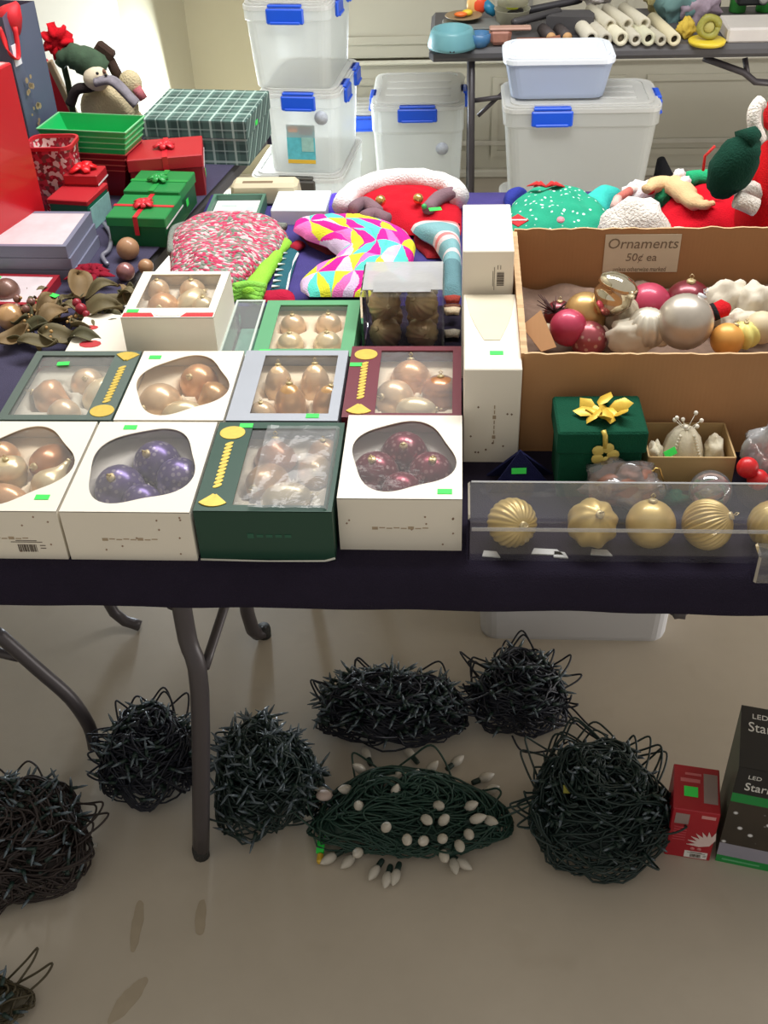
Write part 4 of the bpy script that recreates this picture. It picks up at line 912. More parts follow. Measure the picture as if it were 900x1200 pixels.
P = [at(*q, TT + .016) - t.location for q in ((334, 285), (322, 298), (312, 315), (302, 332), (292, 346))]
m = MB(); m.tube(smoothpath(P, 5), [.016] * 6 + [.020] * 8 + [.021] * 7, 14, flat=.75, amp=.25); m.build('stocking_leg', LIME, t)
for k in range(4):
    P = [at(268 + k * 2 + j * 9, 352 - k * 5 - (6 - k) * math.sin(j * .8), TT + .012 + .006 * k) - t.location for j in range(5)]
    m = MB(); m.tube(smoothpath(P, 4), .009, 10, amp=.2); m.build('toe_roll', fabric((140, 206, 84)), t)
P = [at(*q, TT + .012) - t.location for q in ((262, 322), (276, 330), (290, 333))]
m = MB(); m.tube(smoothpath(P, 4), [.018] * 4 + [.016] * 3 + [.006] * 2, 12, flat=.7); tag(m.build('green_toe', fabric((22, 140, 84)), None, t.location), 'emerald green felt toe poking out under the pink knit piece', 'stocking')
t = empty('zigzag_stocking', 'teal stocking with white zigzag edge and red cuff left of the harlequin one', 'stocking', at(335, 315, TT))
P = [at(*q, TT + .006) - t.location for q in ((342, 292), (335, 315), (326, 342))]
m = MB(); m.tube(smoothpath(P, 5), .017, 12, flat=.4); m.build('stocking_body', fabric((44, 96, 108)), t)
m = MB()
for k in range(7):
    p = at(334 - k * 1.6, 297 + k * 6.5, TT + .0135) - t.location; m.prism([(-.010, -.004), (.006, 0), (-.010, .004)], 0, .002, X=T_(p))
m.build('zigzag_print', fabric((226, 230, 226)), t)
P = [at(*q, TT + .008) - t.location for q in ((349, 297), (341, 315), (336, 340))]
m = MB(); m.tube(smoothpath(P, 5), .0028, 6); m.build('white_edge', fabric((236, 236, 232)), t)
P = [at(*q, TT + .010) - t.location for q in ((342, 292), (352, 286))]
m = MB(); m.tube(P, .015, 12, flat=.55); m.build('red_cuff', fabric((170, 36, 56)), t)
rb = rowpad('red_felt', [(340, 308, 342), (345, 300, 345), (352, 298, 346)], .014, fabric((186, 30, 62)), nu=12, nv=8)[0]; tag(rb, 'red felt strip just behind the light green framed box', 'stocking')
# harlequin stocking
HM = [fabric((226, 40, 150)), fabric((232, 226, 60)), fabric((96, 214, 196)), fabric((222, 196, 226)), fabric((238, 120, 190))]
rr = random.Random(21); cellc = {}
order = [0, 1, 3, 2, 1, 0, 2, 3]
def hmi(i, j):
    ci, cj = i // 18, j // 15; u, v = (i % 18 + .5) / 18, (j % 15 + .5) / 15; up = (u + v < 1) if (ci + cj) % 2 else (u > v)
    return cellc.setdefault((ci, cj, up), [0, 1, 2, 3, 0, 1, 2, 4][(ci * 3 + cj * 5 + (2 if up else 0) + rr.randint(0, 1)) % 8])
def hpuff(u, v): a, b = (u * 6) % 1, (v * 6) % 1; return .006 * (min(a, 1 - a, b, 1 - b) * 2) ** .5
t = empty('harlequin_stocking', 'quilted harlequin stocking of pink, yellow, aqua and lilac triangles', 'stocking', at(425, 300, TT))
rowpad('quilted_body', [(249, 358, 432), (256, 345, 450), (264, 343, 466), (273, 356, 480), (284, 384, 487), (296, 398, 485), (306, 388, 482), (316, 364, 480), (326, 351, 478), (334, 352, 470), (341, 362, 440)], .050, HM, nu=108, nv=90, mifn=hmi, amp=.004, parent=t, puff=hpuff, z0=TT + .022)
t2 = empty('folded_stockings', 'folded maroon and navy stockings under the harlequin stocking', 'stocking', at(420, 330, TT), 0)
rowpad('navy_layer', [(322, 362, 478), (335, 356, 474), (348, 362, 450)], .024, fabric((34, 38, 76)), parent=t2)
rowpad('maroon_layer', [(262, 352, 396), (272, 350, 420), (284, 360, 430), (296, 382, 430)], .020, fabric((112, 44, 52)), parent=t2)
rowpad('red_layer', [(336, 356, 430), (343, 358, 430), (350, 364, 425)], .010, fabric((176, 36, 60)), parent=t2)
m = MB()
for k in range(6): p = at(366 + k * 8, 277 + k * 2.2, TT + .0205) - t2.location; m.box(p, (.008, .012, .0012))
m.build('printed_teeth', fabric((206, 196, 140)), t2)
# red hat with white plush cuff
t = empty('red_plush_stocking', 'red stocking with thick white plush cuff, gold bells and grey-mauve mittens', 'stocking', at(470, 235, TT))
rowpad('red_body', [(214, 420, 536), (225, 405, 540), (240, 405, 541), (252, 415, 541), (262, 450, 541), (270, 478, 540)], .045, fabric((196, 22, 40)), parent=t, amp=.008)
P = [at(*q, TT + .045) - t.location for q in ((402, 243), (408, 230), (428, 218), (462, 210), (500, 211), (530, 219), (539, 232))]
m = MB(); m.tube(smoothpath(P, 6), .023, 14, amp=.22, ph=3); m.build('plush_cuff', M((236, 230, 228), .95, var=.05, bump=1, bs=250, bd=.004), t)
MAU = fabric((132, 104, 112)); 
for pts in (((412, 246), (428, 238), (444, 250)), ((424, 256), (440, 252), (455, 258)), ((500, 246), (514, 232), (533, 226))):
    P = [at(*q, TT + .052) - t.location for q in pts]; m = MB(); m.tube(smoothpath(P, 5), [.010] + [.015] * 9 + [.008], 12, amp=.2); m.build('mauve_mitten', MAU, t)
for q in ((446, 235), (490, 233)):
    p = at(*q, TT + .060) - t.location; m = MB(); m.ball(p, .0115, 14, 10); m.build('gold_bell', GOLDC, t)
for q in ((441, 243), (497, 242)):
    p = at(*q, TT + .060) - t.location; m = MB(); m.ball(p, .006, 10, 8); m.build('green_bead', plastic((60, 170, 90)), t)
p = at(510, 245, TT + .062) - t.location; sticker(t, p.x, p.y, p.z, .026, .016, .2)
# striped stocking
SM_ = [fabric((224, 206, 204)), fabric((226, 132, 130)), fabric((126, 170, 174)), fabric((96, 132, 138))]
def smi(i, j): return [0, 1, 0, 2, 2, 2, 2, 0, 1, 0, 2, 2, 2, 0, 2, 2, 3, 3, 3, 3, 3, 3, 3, 3][min(23, j)]
t = empty('striped_stocking', 'pale teal stocking with pink and white stripes beside the white boxes', 'stocking', at(515, 300, TT))
rowpad('stocking_body', [(256, 486, 539), (264, 481, 539), (272, 490, 539), (282, 508, 540), (300, 518, 541), (320, 518, 541), (342, 519, 541)], .045, SM_, nu=20, nv=24, mifn=smi, parent=t, z0=TT + .02)
rowpad('under_layer', [(270, 484, 530), (285, 486, 530), (300, 500, 530)], .02, fabric((170, 40, 48)), parent=t)
t = empty('folded_stockings', 'small pile of folded striped stockings behind the burgundy box', 'stocking', (-.002, 1.82, TT))
for k, (yy, zz, c) in enumerate(((1.90, .012, (110, 70, 54)), (1.86, .026, (200, 180, 150)), (1.80, .012, (188, 178, 160)), (1.88, .04, (150, 60, 50)))):
    m = MB(); m.tube([(-.016, 0, 0), (.0, .002, .001), (.010, 0, 0)], .011, 10, flat=.6); m.build('folded_cloth', fabric(c), t, (0, yy - 1.82, zz))
# cream tray, boxes
t = empty('handle_case', 'cream plastic case with recessed handle at the rear edge of rear table', 'case', (-.437, 2.447, TT))
m = MB(); m.box((0, 0, .026), (.150, .052, .052), .008, taper=1.1); m.build('case_body', M((208, 196, 164), .6, var=.04), t)
m = MB(); m.box((-.015, -.012, .0515), (.07, .012, .003), .001); m.build('handle_slot', M((124, 104, 80), .7), t)
t = empty('shallow_box', 'shallow open box with green frame and white inside behind the knit piece', 'box', (-.492, 2.362, TT), 0)
m = MB(); m.ring(lerp_square(.120, .112, 16), lerp_square(.106, .098, 16), 0, .032); m.build('green_frame', M((76, 116, 98), .5), t)
m = MB(); m.box((0, 0, .010), (.104, .096, .018)); m.build('white_card', M((232, 232, 228), .6), t)
m = MB(); m.box((-.02, .02, .0195), (.035, .012, .001)); m.box((.03, .0, .0195), (.016, .02, .001)); m.build('printed_patch', M((190, 210, 200), .6), t)
t = empty('pale_box', 'flat pale blue-white box beside the green framed shallow box', 'box', (-.345, 2.368, TT), -.03)
m = MB(); m.box((0, 0, .018), (.122, .112, .036), .002); m.build('carton', M((226, 236, 240), .5, var=.03), t)
m = MB(); m.box((-.02, .01, .0363), (.05, .04, .0005)); m.build('printed_snow', M((206, 228, 232), .5), t)
rb = rowpad('purple_felt', [(228, 386, 402), (238, 380, 402), (248, 378, 400)], .03, fabric((92, 70, 190)), nu=12, nv=10)[0]; tag(rb, 'small purple felt bundle right of the pale blue-white box', 'felt piece')
# green snowflake stocking and what lies right of it
def dots(name, base, dotc, s1=75):
    n = NT(name); c = n.coord(); v = n.voro(s1, c=c); f = n.ramp(v, [(.20, (1, 1, 1, 1)), (.26, (0, 0, 0, 1))]); n.pbr(n.mix(f, lin(base), lin(dotc)), .9, 0, n.bump(n.noise(300), .5, .002)); return n.m
t = empty('snowflake_stocking', 'bright green felt stocking with white dots, red ornament patch and red bow', 'stocking', at(650, 250, TT))
rowpad('stocking_body', [(220, 636, 662), (228, 612, 688), (238, 598, 704), (250, 595, 716), (262, 595, 716), (276, 598, 700)], .066, dots('green_dots', (28, 158, 122), (216, 240, 230)), nu=40, nv=30, parent=t, amp=.012)
p = at(607, 259, TT + .066) - t.location
m = MB(); m.prism([(-.022, 0), (0, -.016), (.022, 0), (0, .016)], 0, .003, X=T_(p) @ RX(.5)); m.build('red_patch', fabric((206, 60, 64)), t)
m = MB(); m.box((0, 0, .0035), (.036, .003, .001), X=T_(p) @ RX(.5)); m.build('patch_stripe', fabric((230, 220, 214)), t)
p = at(657, 258, TT + .068) - t.location
m = MB(); m.lathe([(.008, 0), (.008, .002)], 14, X=T_(p) @ RX(.5)); m.build('pink_button', fabric((226, 150, 160)), t)
for k, a in enumerate((-.25, .15, .5, 2.7, 3.0, 3.4)):
    p = at(640, 219, TT + .070) - t.location; m = MB(); L = .042 if k in (0, 4) else .028
    m.tube([p, p + Vector((L * .5 * math.cos(a), L * .2 * math.sin(a), .008)), p + Vector((L * math.cos(a), L * .4 * math.sin(a), .001))], [.004, .009, .002], 8, flat=.4)
    m.build('bow_loop', fabric((206, 56, 56)), t)
rb = rowpad('aqua_felt', [(222, 712, 730), (230, 690, 726), (238, 678, 716), (246, 690, 712)], .05, fabric((66, 200, 186)), nu=16, nv=14)[0]; tag(rb, 'aqua green felt tail right of the snowflake stocking', 'stocking')
rb = rowpad('blue_felt', [(222, 596, 620), (230, 590, 612), (238, 592, 600)], .03, fabric((52, 60, 150)), nu=12, nv=10)[0]; tag(rb, 'navy blue felt bit behind the left end of the snowflake stocking', 'stocking')
t = empty('gnome_plush', 'white gnome plush with red pompom nose and green mitten behind the cardboard box', 'plush toy', at(745, 235, TT))
P = [at(*q, TT + .07) - t.location for q in ((720, 243), (724, 233), (738, 224), (752, 220))]
for k in range(3):
    m = MB(); m.tube([P[k], (P[k] + P[k + 1]) / 2, P[k + 1]], .010, 10); m.build('hat_stripe', fabric(((224, 186, 176), (206, 120, 108), (232, 214, 204))[k]), t)
p = at(748, 233, TT + .045) - t.location; m = MB(); m.ball(p, (.040, .03, .040), 20, 12, amp=.3); m.build('white_beard', fabric((232, 226, 226), bs=150), t)
p = at(762, 222, TT + .080) - t.location; m = MB(); m.ball(p, .011, 12, 8); m.build('red_nose', fabric((206, 34, 44)), t)
p = at(777, 232, TT + .060) - t.location; m = MB(); m.ball(p, (.018, .015, .020), 14, 10, amp=.4); m.build('green_mitten', fabric((40, 128, 84)), t)
t = empty('elf_plush', 'tan curved elf hat plush with white pompoms and green sleeve', 'plush toy', at(795, 225, TT))
P = [at(*q, TT + .085) - t.location for q in ((757, 222), (775, 215), (795, 220), (808, 233), (822, 240), (836, 238))]
m = MB(); m.tube(smoothpath(P, 5), [.012] * 3 + [.020] * 5 + [.026] * 6 + [.020] * 5 + [.012] * 4 + [.007] * 3, 14, flat=.8); m.build('curved_hat', fabric((222, 188, 140)), t)
for q, r_ in (((796, 205), .013), ((803, 213), .012), ((838, 222), .009)):
    p = at(*q, TT + .10) - t.location; m = MB(); m.ball(p, r_, 14, 10, amp=.3); m.build('pompom', fabric((236, 230, 230) if r_ > .01 else (110, 150, 90), bs=150), t)
P = [at(*q, TT + .085) - t.location for q in ((804, 212), (815, 208), (832, 208))]
m = MB(); m.tube(smoothpath(P, 5), .017, 12, amp=.2); m.build('green_sleeve', fabric((40, 168, 112)), t)
rb = rowpad('red_blanket', [(222, 800, 862), (232, 780, 885), (245, 770, 905), (258, 770, 915), (272, 780, 915)], .080, fabric((204, 16, 36)), nu=40, nv=26, amp=.018, fq=22)[0]; tag(rb, 'heap of bright red felt cloth in front of the plush figures', 'cloth')
m = MB(); m.ball((0, 0, .075), (.070, .045, .078), 24, 14, amp=.15); o = m.build('white_plush', M((238, 232, 222), .95, var=.06, bump=1, bs=200, bd=.005), None, (at(738, 268, TT + .07).x, 2.08, TT)); tag(o, 'round white fluffy plush peeking over the cardboard box rim', 'plush toy')
m = MB(); m.ball((0, 0, .05), (.03, .03, .052), 16, 10, amp=.15); o = m.build('white_plush', fabric((232, 222, 206)), None, (at(788, 268, TT + .07).x, 2.06, TT)); tag(o, 'small cream plush beside the round white fluffy one', 'plush toy')
t = empty('penguin_plush', 'tiny dark plush with white patches before the red cloth heap', 'plush toy', (at(846, 262, TT + .07).x, 2.05, TT))
m = MB(); m.ball((0, 0, .048), (.022, .018, .05), 16, 12); m.build('dark_body', fabric((56, 26, 54)), t)
m = MB(); m.ball((.014, -.006, .082), (.014, .012, .014), 12, 8); m.ball((-.004, -.014, .088), (.010, .006, .008), 12, 8); m.build('white_patch', fabric((226, 226, 236)), t)
# santa
RED = fabric((206, 18, 26)); FUR = M((236, 228, 216), .95, var=.05, bump=1, bs=220, bd=.005)
t = empty('santa_figure', 'plush santa in red suit holding a dark green sack at right photo edge', 'plush toy', (.655, 2.17, TT))
m = MB(); m.lathe([(.075, .02), (.090, .06), (.092, .12), (.085, .17), (.06, .215), (.03, .235)], 24); m.build('body', RED, t)
m = MB(); m.ball((0, 0, .25), (.055, .052, .050), 20, 14); hd = m.build('head', M((226, 176, 146), .7), t)
m = MB(); m.ball((0, -.018, .225), (.042, .034, .042), 18, 12, amp=.4); m.build('beard', FUR, t)
m = MB(); m.ball((0, -.046, .254), .009, 10, 8); m.build('nose', M((214, 120, 100), .6), hd)
for s in (-1, 1):
    m = MB(); m.ball((s * .016, -.039, .266), .005, 8, 6); m.build('eye', M((24, 20, 20), .3), hd)
m = MB(); m.lathe([(.066, .255), (.070, .275), (.062, .31), (.045, .335), (.018, .35), (0, .352)], 20); m.build('hat', RED, t)
P = [aty(892, 120, 2.13), aty(885, 128, 2.12), aty(885, 148, 2.11), aty(890, 165, 2.11)]
m = MB(); m.tube(smoothpath([p - t.location for p in P], 5), .013, 12, amp=.25); m.build('fur_band', FUR, t)
m = MB(); m.tube([(.075 * math.cos(a), .075 * math.sin(a) * .95, .085) for a in [2 * PI * k / 24 for k in range(25)]], .009, 8, flat=1.4); m.build('black_belt', M((28, 24, 26), .5), t)
for s in (-1, 1):
    m = MB(); m.tube([(s * .05, 0, .19), (s * .085, -.02, .16), (s * .090, -.055, .145)], [.024, .026, .022], 12); m.build('arm', RED, t)
    m = MB(); m.tube([(s * .088, -.05, .147), (s * .090, -.064, .142)], .026, 12, amp=.2); m.build('cuff', FUR, t)
    m = MB(); m.tube([(s * .035, -.03, .04), (s * .04, -.085, .035), (s * .042, -.12, .045)], [.035, .034, .03], 12); lg = m.build('leg', RED, t)
    m = MB(); m.tube([(s * .042, -.115, .043), (s * .043, -.135, .046)], .035, 12, amp=.2); m.build('leg_cuff', FUR, lg)
    m = MB(); m.tube([(s * .043, -.135, .045), (s * .043, -.160, .05), (s * .043, -.165, .075)], [.026, .03, .016], 12); m.build('boot', M((26, 22, 22), .4), lg)
c = aty(860, 195, 2.06) - t.location
m = MB(); m.ball((0, 0, 0), (.042, .036, .064), 22, 16, X=T_(c) @ RY(.4), amp=.12); m.tube([c + Vector((.01, 0, .045)), c + Vector((.035, .01, .062))], [.026, .012], 10); m.build('green_sack', fabric((16, 58, 44), bs=250), t)
m = MB(); m.tube([aty(824, 200, 2.3) - t.location, aty(826, 183, 2.3) - t.location, aty(838, 171, 2.3) - t.location], .003, 6); m.build('red_cord', fabric((196, 60, 56)), t)
p0 = aty(874, 238, 2.03) - t.location
m = MB(); m.tube([p0 - Vector((.018, 0, -.008)), p0, p0 + Vector((.02, 0, -.008))], .017, 12, amp=.2); m.build('fur_trim', FUR, t)

# ================================================================ GIFTS ON THE LEFT TABLE
def plaid():
    n = NT('plaid'); c = n.coord(); x = n.xyz(c)
    def band(sock, f, off, wd): 
        a = n.math('FRACT', n.math('ADD', n.math('MULTIPLY', sock, f), off)); return n.math('LESS_THAN', a, wd)
    col = lin((78, 108, 102)); s = n.math('ADD', x[0], n.math('MULTIPLY', x[2], .0)); 
    yz = n.math('SUBTRACT', x[1], x[2])
    a = n.mix(n.math('MULTIPLY', n.math('ADD', band(x[0], 18, 0, .45), band(yz, 18, 0, .45)), .35), lin((92, 124, 116)), lin((38, 60, 58)))
    for sk in (x[0], yz):
        a = n.mix(n.math('MULTIPLY', band(sk, 18, .25, .10), .75), a, lin((196, 218, 208)))
        a = n.mix(n.math('MULTIPLY', band(sk, 18, .72, .06), .5), a, lin((186, 208, 200)))
    n.pbr(a, .5); return n.m
def pixbox(fl, fr, br, h, ztop, name, label, cat, mat, lidmat=None, lidh=.03, grow=.003, group=None, wd=None, back=None):
    """box whose top face has these three corners in the photograph, at height ztop"""
    a, b, c = at(*fl, ztop), at(*fr, ztop), at(*br, ztop)
    rz = math.atan2(b.y - a.y, b.x - a.x); ux = (b - a).normalized(); d = (c - b) - ux * (c - b).dot(ux)
    w_ = wd or (b - a).length; dd = d.length; ctr = (b - ux * w_ / 2) + d / 2
    t = empty(name, label, cat, (ctr.x, ctr.y, ztop - h), rz, group)
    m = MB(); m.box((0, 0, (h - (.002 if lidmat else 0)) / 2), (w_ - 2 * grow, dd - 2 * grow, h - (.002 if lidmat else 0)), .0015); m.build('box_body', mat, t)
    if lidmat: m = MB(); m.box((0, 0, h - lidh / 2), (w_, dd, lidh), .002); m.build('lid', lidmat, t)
    return t, w_, dd
def bow(t, z, c, r=.022, n=6, x=0, y=0):
    for k in range(n):
        a = 2 * PI * k / n + .3; m = MB(); L = r * (1 if k % 2 else .8)
        m.tube([(0, 0, .002), (L * .5 * math.cos(a), L * .5 * math.sin(a), .010), (L * math.cos(a), L * math.sin(a), .004)], [.003, r * .35, r * .2], 8, flat=.35)
        m.build('bow_loop', c, t, (x, y, z))
    m = MB(); m.ball((0, 0, .006), .006, 10, 6); m.build('bow_knot', c, t, (x, y, z))
def ribbon(t, w, d, h, c, wd=.010, xs=True, ys=True):
    m = MB(); e = .0012
    if xs: m.box((0, 0, h + e / 2), (w + 2 * e, wd, e)); m.box((0, 0, 0), (.001, .001, .001)) if 0 else None
    if ys: m.box((0, 0, h + e / 2 + .0002), (wd, d + 2 * e, e)); m.box((0, -d / 2 - e / 2, h - .02), (wd, e, .04))
    m.build('ribbon', c, t)
PL = plaid()
t, w, d = pixbox((163, 139), (288, 142), (310, 106), .112, TT + .112, 'plaid_box', 'large flat gift box in green, grey and white plaid paper', 'gift box', PL, PL, .045)
sticker(t, w / 2 + .0012, -.03, .08, rot=(PI / 2, 0, PI / 2))
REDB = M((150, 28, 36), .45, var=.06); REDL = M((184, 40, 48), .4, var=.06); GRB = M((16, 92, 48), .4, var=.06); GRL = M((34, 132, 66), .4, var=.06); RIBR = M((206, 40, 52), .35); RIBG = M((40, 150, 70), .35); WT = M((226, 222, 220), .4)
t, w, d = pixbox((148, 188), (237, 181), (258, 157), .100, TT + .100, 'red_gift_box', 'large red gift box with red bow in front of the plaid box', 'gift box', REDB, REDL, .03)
ribbon(t, w, d, .100, RIBR, .012, False); bow(t, .101, RIBR, .028)
m = MB(); m.box((w / 2 + .0006, 0, .070), (.001, d, .003)); m.build('white_rim', WT, t); sticker(t, w / 2 + .001, -.03, .045, .016, .016, rot=(PI / 2, 0, PI / 2))
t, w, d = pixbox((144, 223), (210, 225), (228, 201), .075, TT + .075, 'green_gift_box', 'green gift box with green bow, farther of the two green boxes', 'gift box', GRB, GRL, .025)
ribbon(t, w, d, .075, RIBG, .012); bow(t, .076, RIBG, .026); sticker(t, w / 2 + .001, -.02, .035, .016, .016, rot=(PI / 2, 0, PI / 2)); 
t, w, d = pixbox((123, 254), (193, 256), (213, 229), .068, TT + .068, 'green_gift_box', 'green gift box with red star bow, nearer of the two green boxes', 'gift box', GRB, GRL, .022)
ribbon(t, w, d, .068, RIBR, .010); bow(t, .069, RIBR, .026, 8); m = MB(); m.box((w / 2 + .0006, 0, .045), (.001, d, .003)); m.build('white_rim', WT, t)
sticker(t, w / 2 + .001, -.03, .028, .016, .016, rot=(PI / 2, 0, PI / 2))
t, w, d = pixbox((73, 205), (113, 206), (130, 194), .098, TT + .098, 'red_gift_box', 'small tall red gift box with upright red bow behind the teal-sided box', 'gift box', REDB, REDL, .022)
bow(t, .099, M((220, 24, 34), .35), .036, 5, 0, 0); m = MB(); m.box((w / 2 + .0006, 0, .076), (.001, d, .003)); m.build('white_rim', WT, t)
TEALB = M((28, 112, 84), .5, var=.15, vs=40)
t, w, d = pixbox((54, 233), (102, 236), (113, 213), .072, TT + .072, 'teal_gift_box', 'small gift box with glossy red lid and teal sides behind the flat boxes', 'gift box', TEALB, REDL, .012)
m = MB(); m.box((w / 2 + .0005, 0, .028), (.001, d * .9, .05)); m.build('pale_side_print', M((150, 196, 190), .4, var=.3, vs=60), t)
m = MB(); m.prism([(-.02, 0), (.03, 0), (.022, .028), (.010, .024), (.0, .034), (-.014, .012)], 0, .0006, X=T_((0, -d / 2 - .0002, .008)) @ RX(PI / 2)); m.build('grey_print', M((150, 150, 140), .6), t)
# nested open boxes
t0 = empty('nested_boxes', 'tower of nested open gift boxes, green ones stacked above red ones', 'gift box', (0, 0, 0))
a, b, c = at(43, 152, .90), at(147, 157, .90), at(167, 137, .90); dn = (c - b); w_ = (b - a).length; ux = (b - a).normalized(); dv = dn - ux * dn.dot(ux); ctr = b - ux * w_ / 2 + dv / 2
bpy.data.objects.remove(t0)
for k in range(8):
    s = 1 - .030 * k; zt = .902 - .0135 * k; grn = k < 4
    hh_ = .05 if k < 7 else zt - TT
    nm = ('green', 'red')[k >= 4]; od = ('topmost', 'second', 'third', 'lowest')[k % 4]
    t = empty('nested_box', '%s %s open box of the nested tower beside the candy-print tin' % (od, nm), 'gift box', (ctr.x, ctr.y, zt - hh_), math.atan2(ux.y, ux.x), 'nested open gift boxes')
    W_, D_ = w_ * s, dv.length * s; o1 = lerp_square(W_, D_, 16)
    m = MB(); th = .002; vs = []
    q = .80
    for (f, z) in ((q, 0), (1, hh_), (1 - 2 * th / W_ * 1.2, hh_), (q - 2 * th / W_ * 1.2, th)): vs += [(x * f, y * f, z) for x, y in o1]
    n = 16; fs = [(j * n + i, j * n + (i + 1) % n, (j + 1) * n + (i + 1) % n, (j + 1) * n + i) for j in range(3) for i in range(n)] + [tuple(range(n))[::-1]]
    if k == 0: fs.append(tuple(3 * n + i for i in range(n)))
    m.add(vs, fs); m.build('box_wall', M((30, 176, 92), .3) if grn else M((140, 22, 34), .35), t)
    m = MB(); m.ring(lerp_square(W_ * 1.012, D_ * 1.012, 16), lerp_square(W_ * .975, D_ * .975, 16), hh_ - .001, hh_ + .0012); m.build('gold_rim', M((130, 210, 150), .3) if grn else M((200, 90, 84), .3), t)
# candy print tin
CAN = NT('candy_print'); c_ = CAN.coord(); v = CAN.node('ShaderNodeTexVoronoi'); v.inputs['Scale'].default_value = 120; CAN.put(v.inputs['Vector'], c_); sp = CAN.node('ShaderNodeSeparateColor'); CAN.put(sp.inputs[0], v.outputs['Color'])
CAN.pbr(CAN.ramp(sp.outputs[0], [(0, lin((150, 34, 48))), (.3, lin((222, 204, 198))), (.62, lin((124, 70, 70))), (.78, lin((196, 60, 76)))], True), .25); CAN = CAN.m
t = empty('candy_tin', 'tapered candy-cane print tin between the big red box and nested boxes', 'tin', (-.905, 2.42, TT), 0)
m = MB(); o1 = rrect(.105, .085, .02); n = len(o1); vs = [(x * .78, y * .78, 0) for x, y in o1] + [(x, y, .155) for x, y in o1] + [(x * .96, y * .96, .155) for x, y in o1] + [(x * .9, y * .9, .13) for x, y in o1]
m.add(vs, [(j * n + i, j * n + (i + 1) % n, (j + 1) * n + (i + 1) % n, (j + 1) * n + i) for j in range(3) for i in range(n)] + [tuple(range(n))[::-1], tuple(3 * n + i for i in range(n))]); m.build('tin_body', CAN, t)
m = MB(); m.ring(rrect(.110, .09, .022), rrect(.1, .08, .02), .150, .158); m.build('red_rim', M((196, 36, 48), .3), t)
m = MB(); m.box((0, 0, 0), (.010, .014, .0006)); o = m.build('price_sticker', GREEN, t, (.050, -.02, .10)); o.rotation_euler = (PI / 2, 0, PI / 2)
# big red printed box
t = empty('red_printed_box', 'tall glossy red box printed with wrapped presents at left photo edge', 'gift box', (-1.040, 2.185, TT), -.30)
BH = .375; m = MB(); m.box((0, 0, BH / 2), (.25, .22, BH), .003); m.build('carton', M((196, 22, 34), .25, var=.04, Coat_Weight=.4), t)
m = MB(); m.box((0, 0, BH + .0006), (.235, .2, .001)); m.build('pale_top', M((214, 170, 170), .3), t)
yf = -.1106
def pr(x0, x1, z0, z1, c, nm='printed_present', k=0): m = MB(); m.box(((x0 + x1) / 2, yf - .0003 * k, (z0 + z1) / 2), (x1 - x0, .0008, z1 - z0)); return m.build(nm, M(c, .35), t)
pr(-.02, .125, .0, .135, (206, 84, 56)); pr(-.12, .03, .0, .075, (70, 140, 60), k=1); pr(.045, .06, .0, .135, (96, 130, 60), 'printed_ribbon', 2); pr(-.05, -.03, .0, .075, (196, 60, 40), 'printed_ribbon', 3)
for a in (.5, 1.2, 2.0, 2.6): m = MB(); m.prism([(0, -.004), (.035, -.010), (.04, 0), (.035, .010), (0, .004)], 0, .0014, X=T_((.052, yf, .137)) @ RX(PI / 2) @ RZ(a)); m.build('printed_bow', M((90, 130, 64), .35), t)
pr(.075, .110, .325, .350, (226, 210, 200), 'paper_label', 1); pr(.04, .105, .300, .312, (226, 150, 150), 'printed_line', 1)
m = MB(); m.lathe([(.009, 0), (.009, .001)], 14, X=T_((.050, yf, .335)) @ RX(PI / 2)); m.build('price_sticker', M((120, 226, 60), .5), t)
t = empty('purple_gift', 'small purple gift box with gold ribbon beside the tall red box', 'gift box', (at(46, 238, .80).x, 2.25, TT), -.3)
m = MB(); m.box((0, 0, .045), (.035, .05, .09), .002); m.build('box_body', M((74, 60, 126), .4), t)
m = MB(); m.box((0, 0, .0465), (.009, .052, .093)); m.build('gold_ribbon', M((206, 170, 90), .4, .4), t); bow(t, .092, M((206, 170, 90), .4, .4), .016, 5)
# gift bag
t = empty('gift_bag', 'tall dark slate-blue gift bag with red tissue at the left wall', 'gift bag', (-1.135, 2.60, TT), -.20)
BB = M((84, 92, 114), .4, var=.12, vs=8); hb = .40; w, d = .34, .14
m = MB()
for (x0_, y0_, x1_, y1_) in ((-w / 2, -d / 2, w / 2, -d / 2), (w / 2, -d / 2, w / 2, d / 2), (w / 2, d / 2, -w / 2, d / 2), (-w / 2, d / 2, -w / 2, -d / 2)):
    def fb(u, v, a=(x0_, y0_), b=(x1_, y1_)):
        x = a[0] + (b[0] - a[0]) * u; y = a[1] + (b[1] - a[1]) * u; z = hb * v
        if abs(a[0] - b[0]) < 1e-6: x += (-.022 if a[0] > 0 else .022) * v * (1 - abs(2 * u - 1))
        else: y += .006 * noise.noise(Vector((x * 14, z * 10, a[1] * 50)))
        return (x, y, z)
    m.grid(fb, 16, 16)
m.box((0, 0, .002), (w, d, .003)); m.build('bag_body', BB, t)
for k in range(6):
    m = MB(); m.tube([(-.14 + k * .055, -.02 + .02 * (k % 2), hb - .05), (-.13 + k * .055, 0, hb - .008), (-.11 + k * .055, .01, hb + .008)], [.03, .035, .008], 8, flat=.7, amp=.6, ph=k); m.build('red_tissue', M((214, 26, 40), .6), t)
rr = random.Random(2); m = MB()
for k in range(26): m.prism(circ(6, rr.uniform(.003, .008)), 0, .0005, X=T_((w / 2 - .022 * (k / 26) * 0 + .0012 - .012 * rr.random() * 0, rr.uniform(-.05, .0), rr.uniform(.02, .26))) @ RY(PI / 2))
stuff(m.build('printed_berries', M((150, 130, 100), .5, var=.5, vs=80), t))
m = MB(); m.box((w / 2 - .002, -.045, hb - .085), (.002, .028, .045), X=RY(0)); m.build('white_tag', M((232, 230, 236), .5), t)
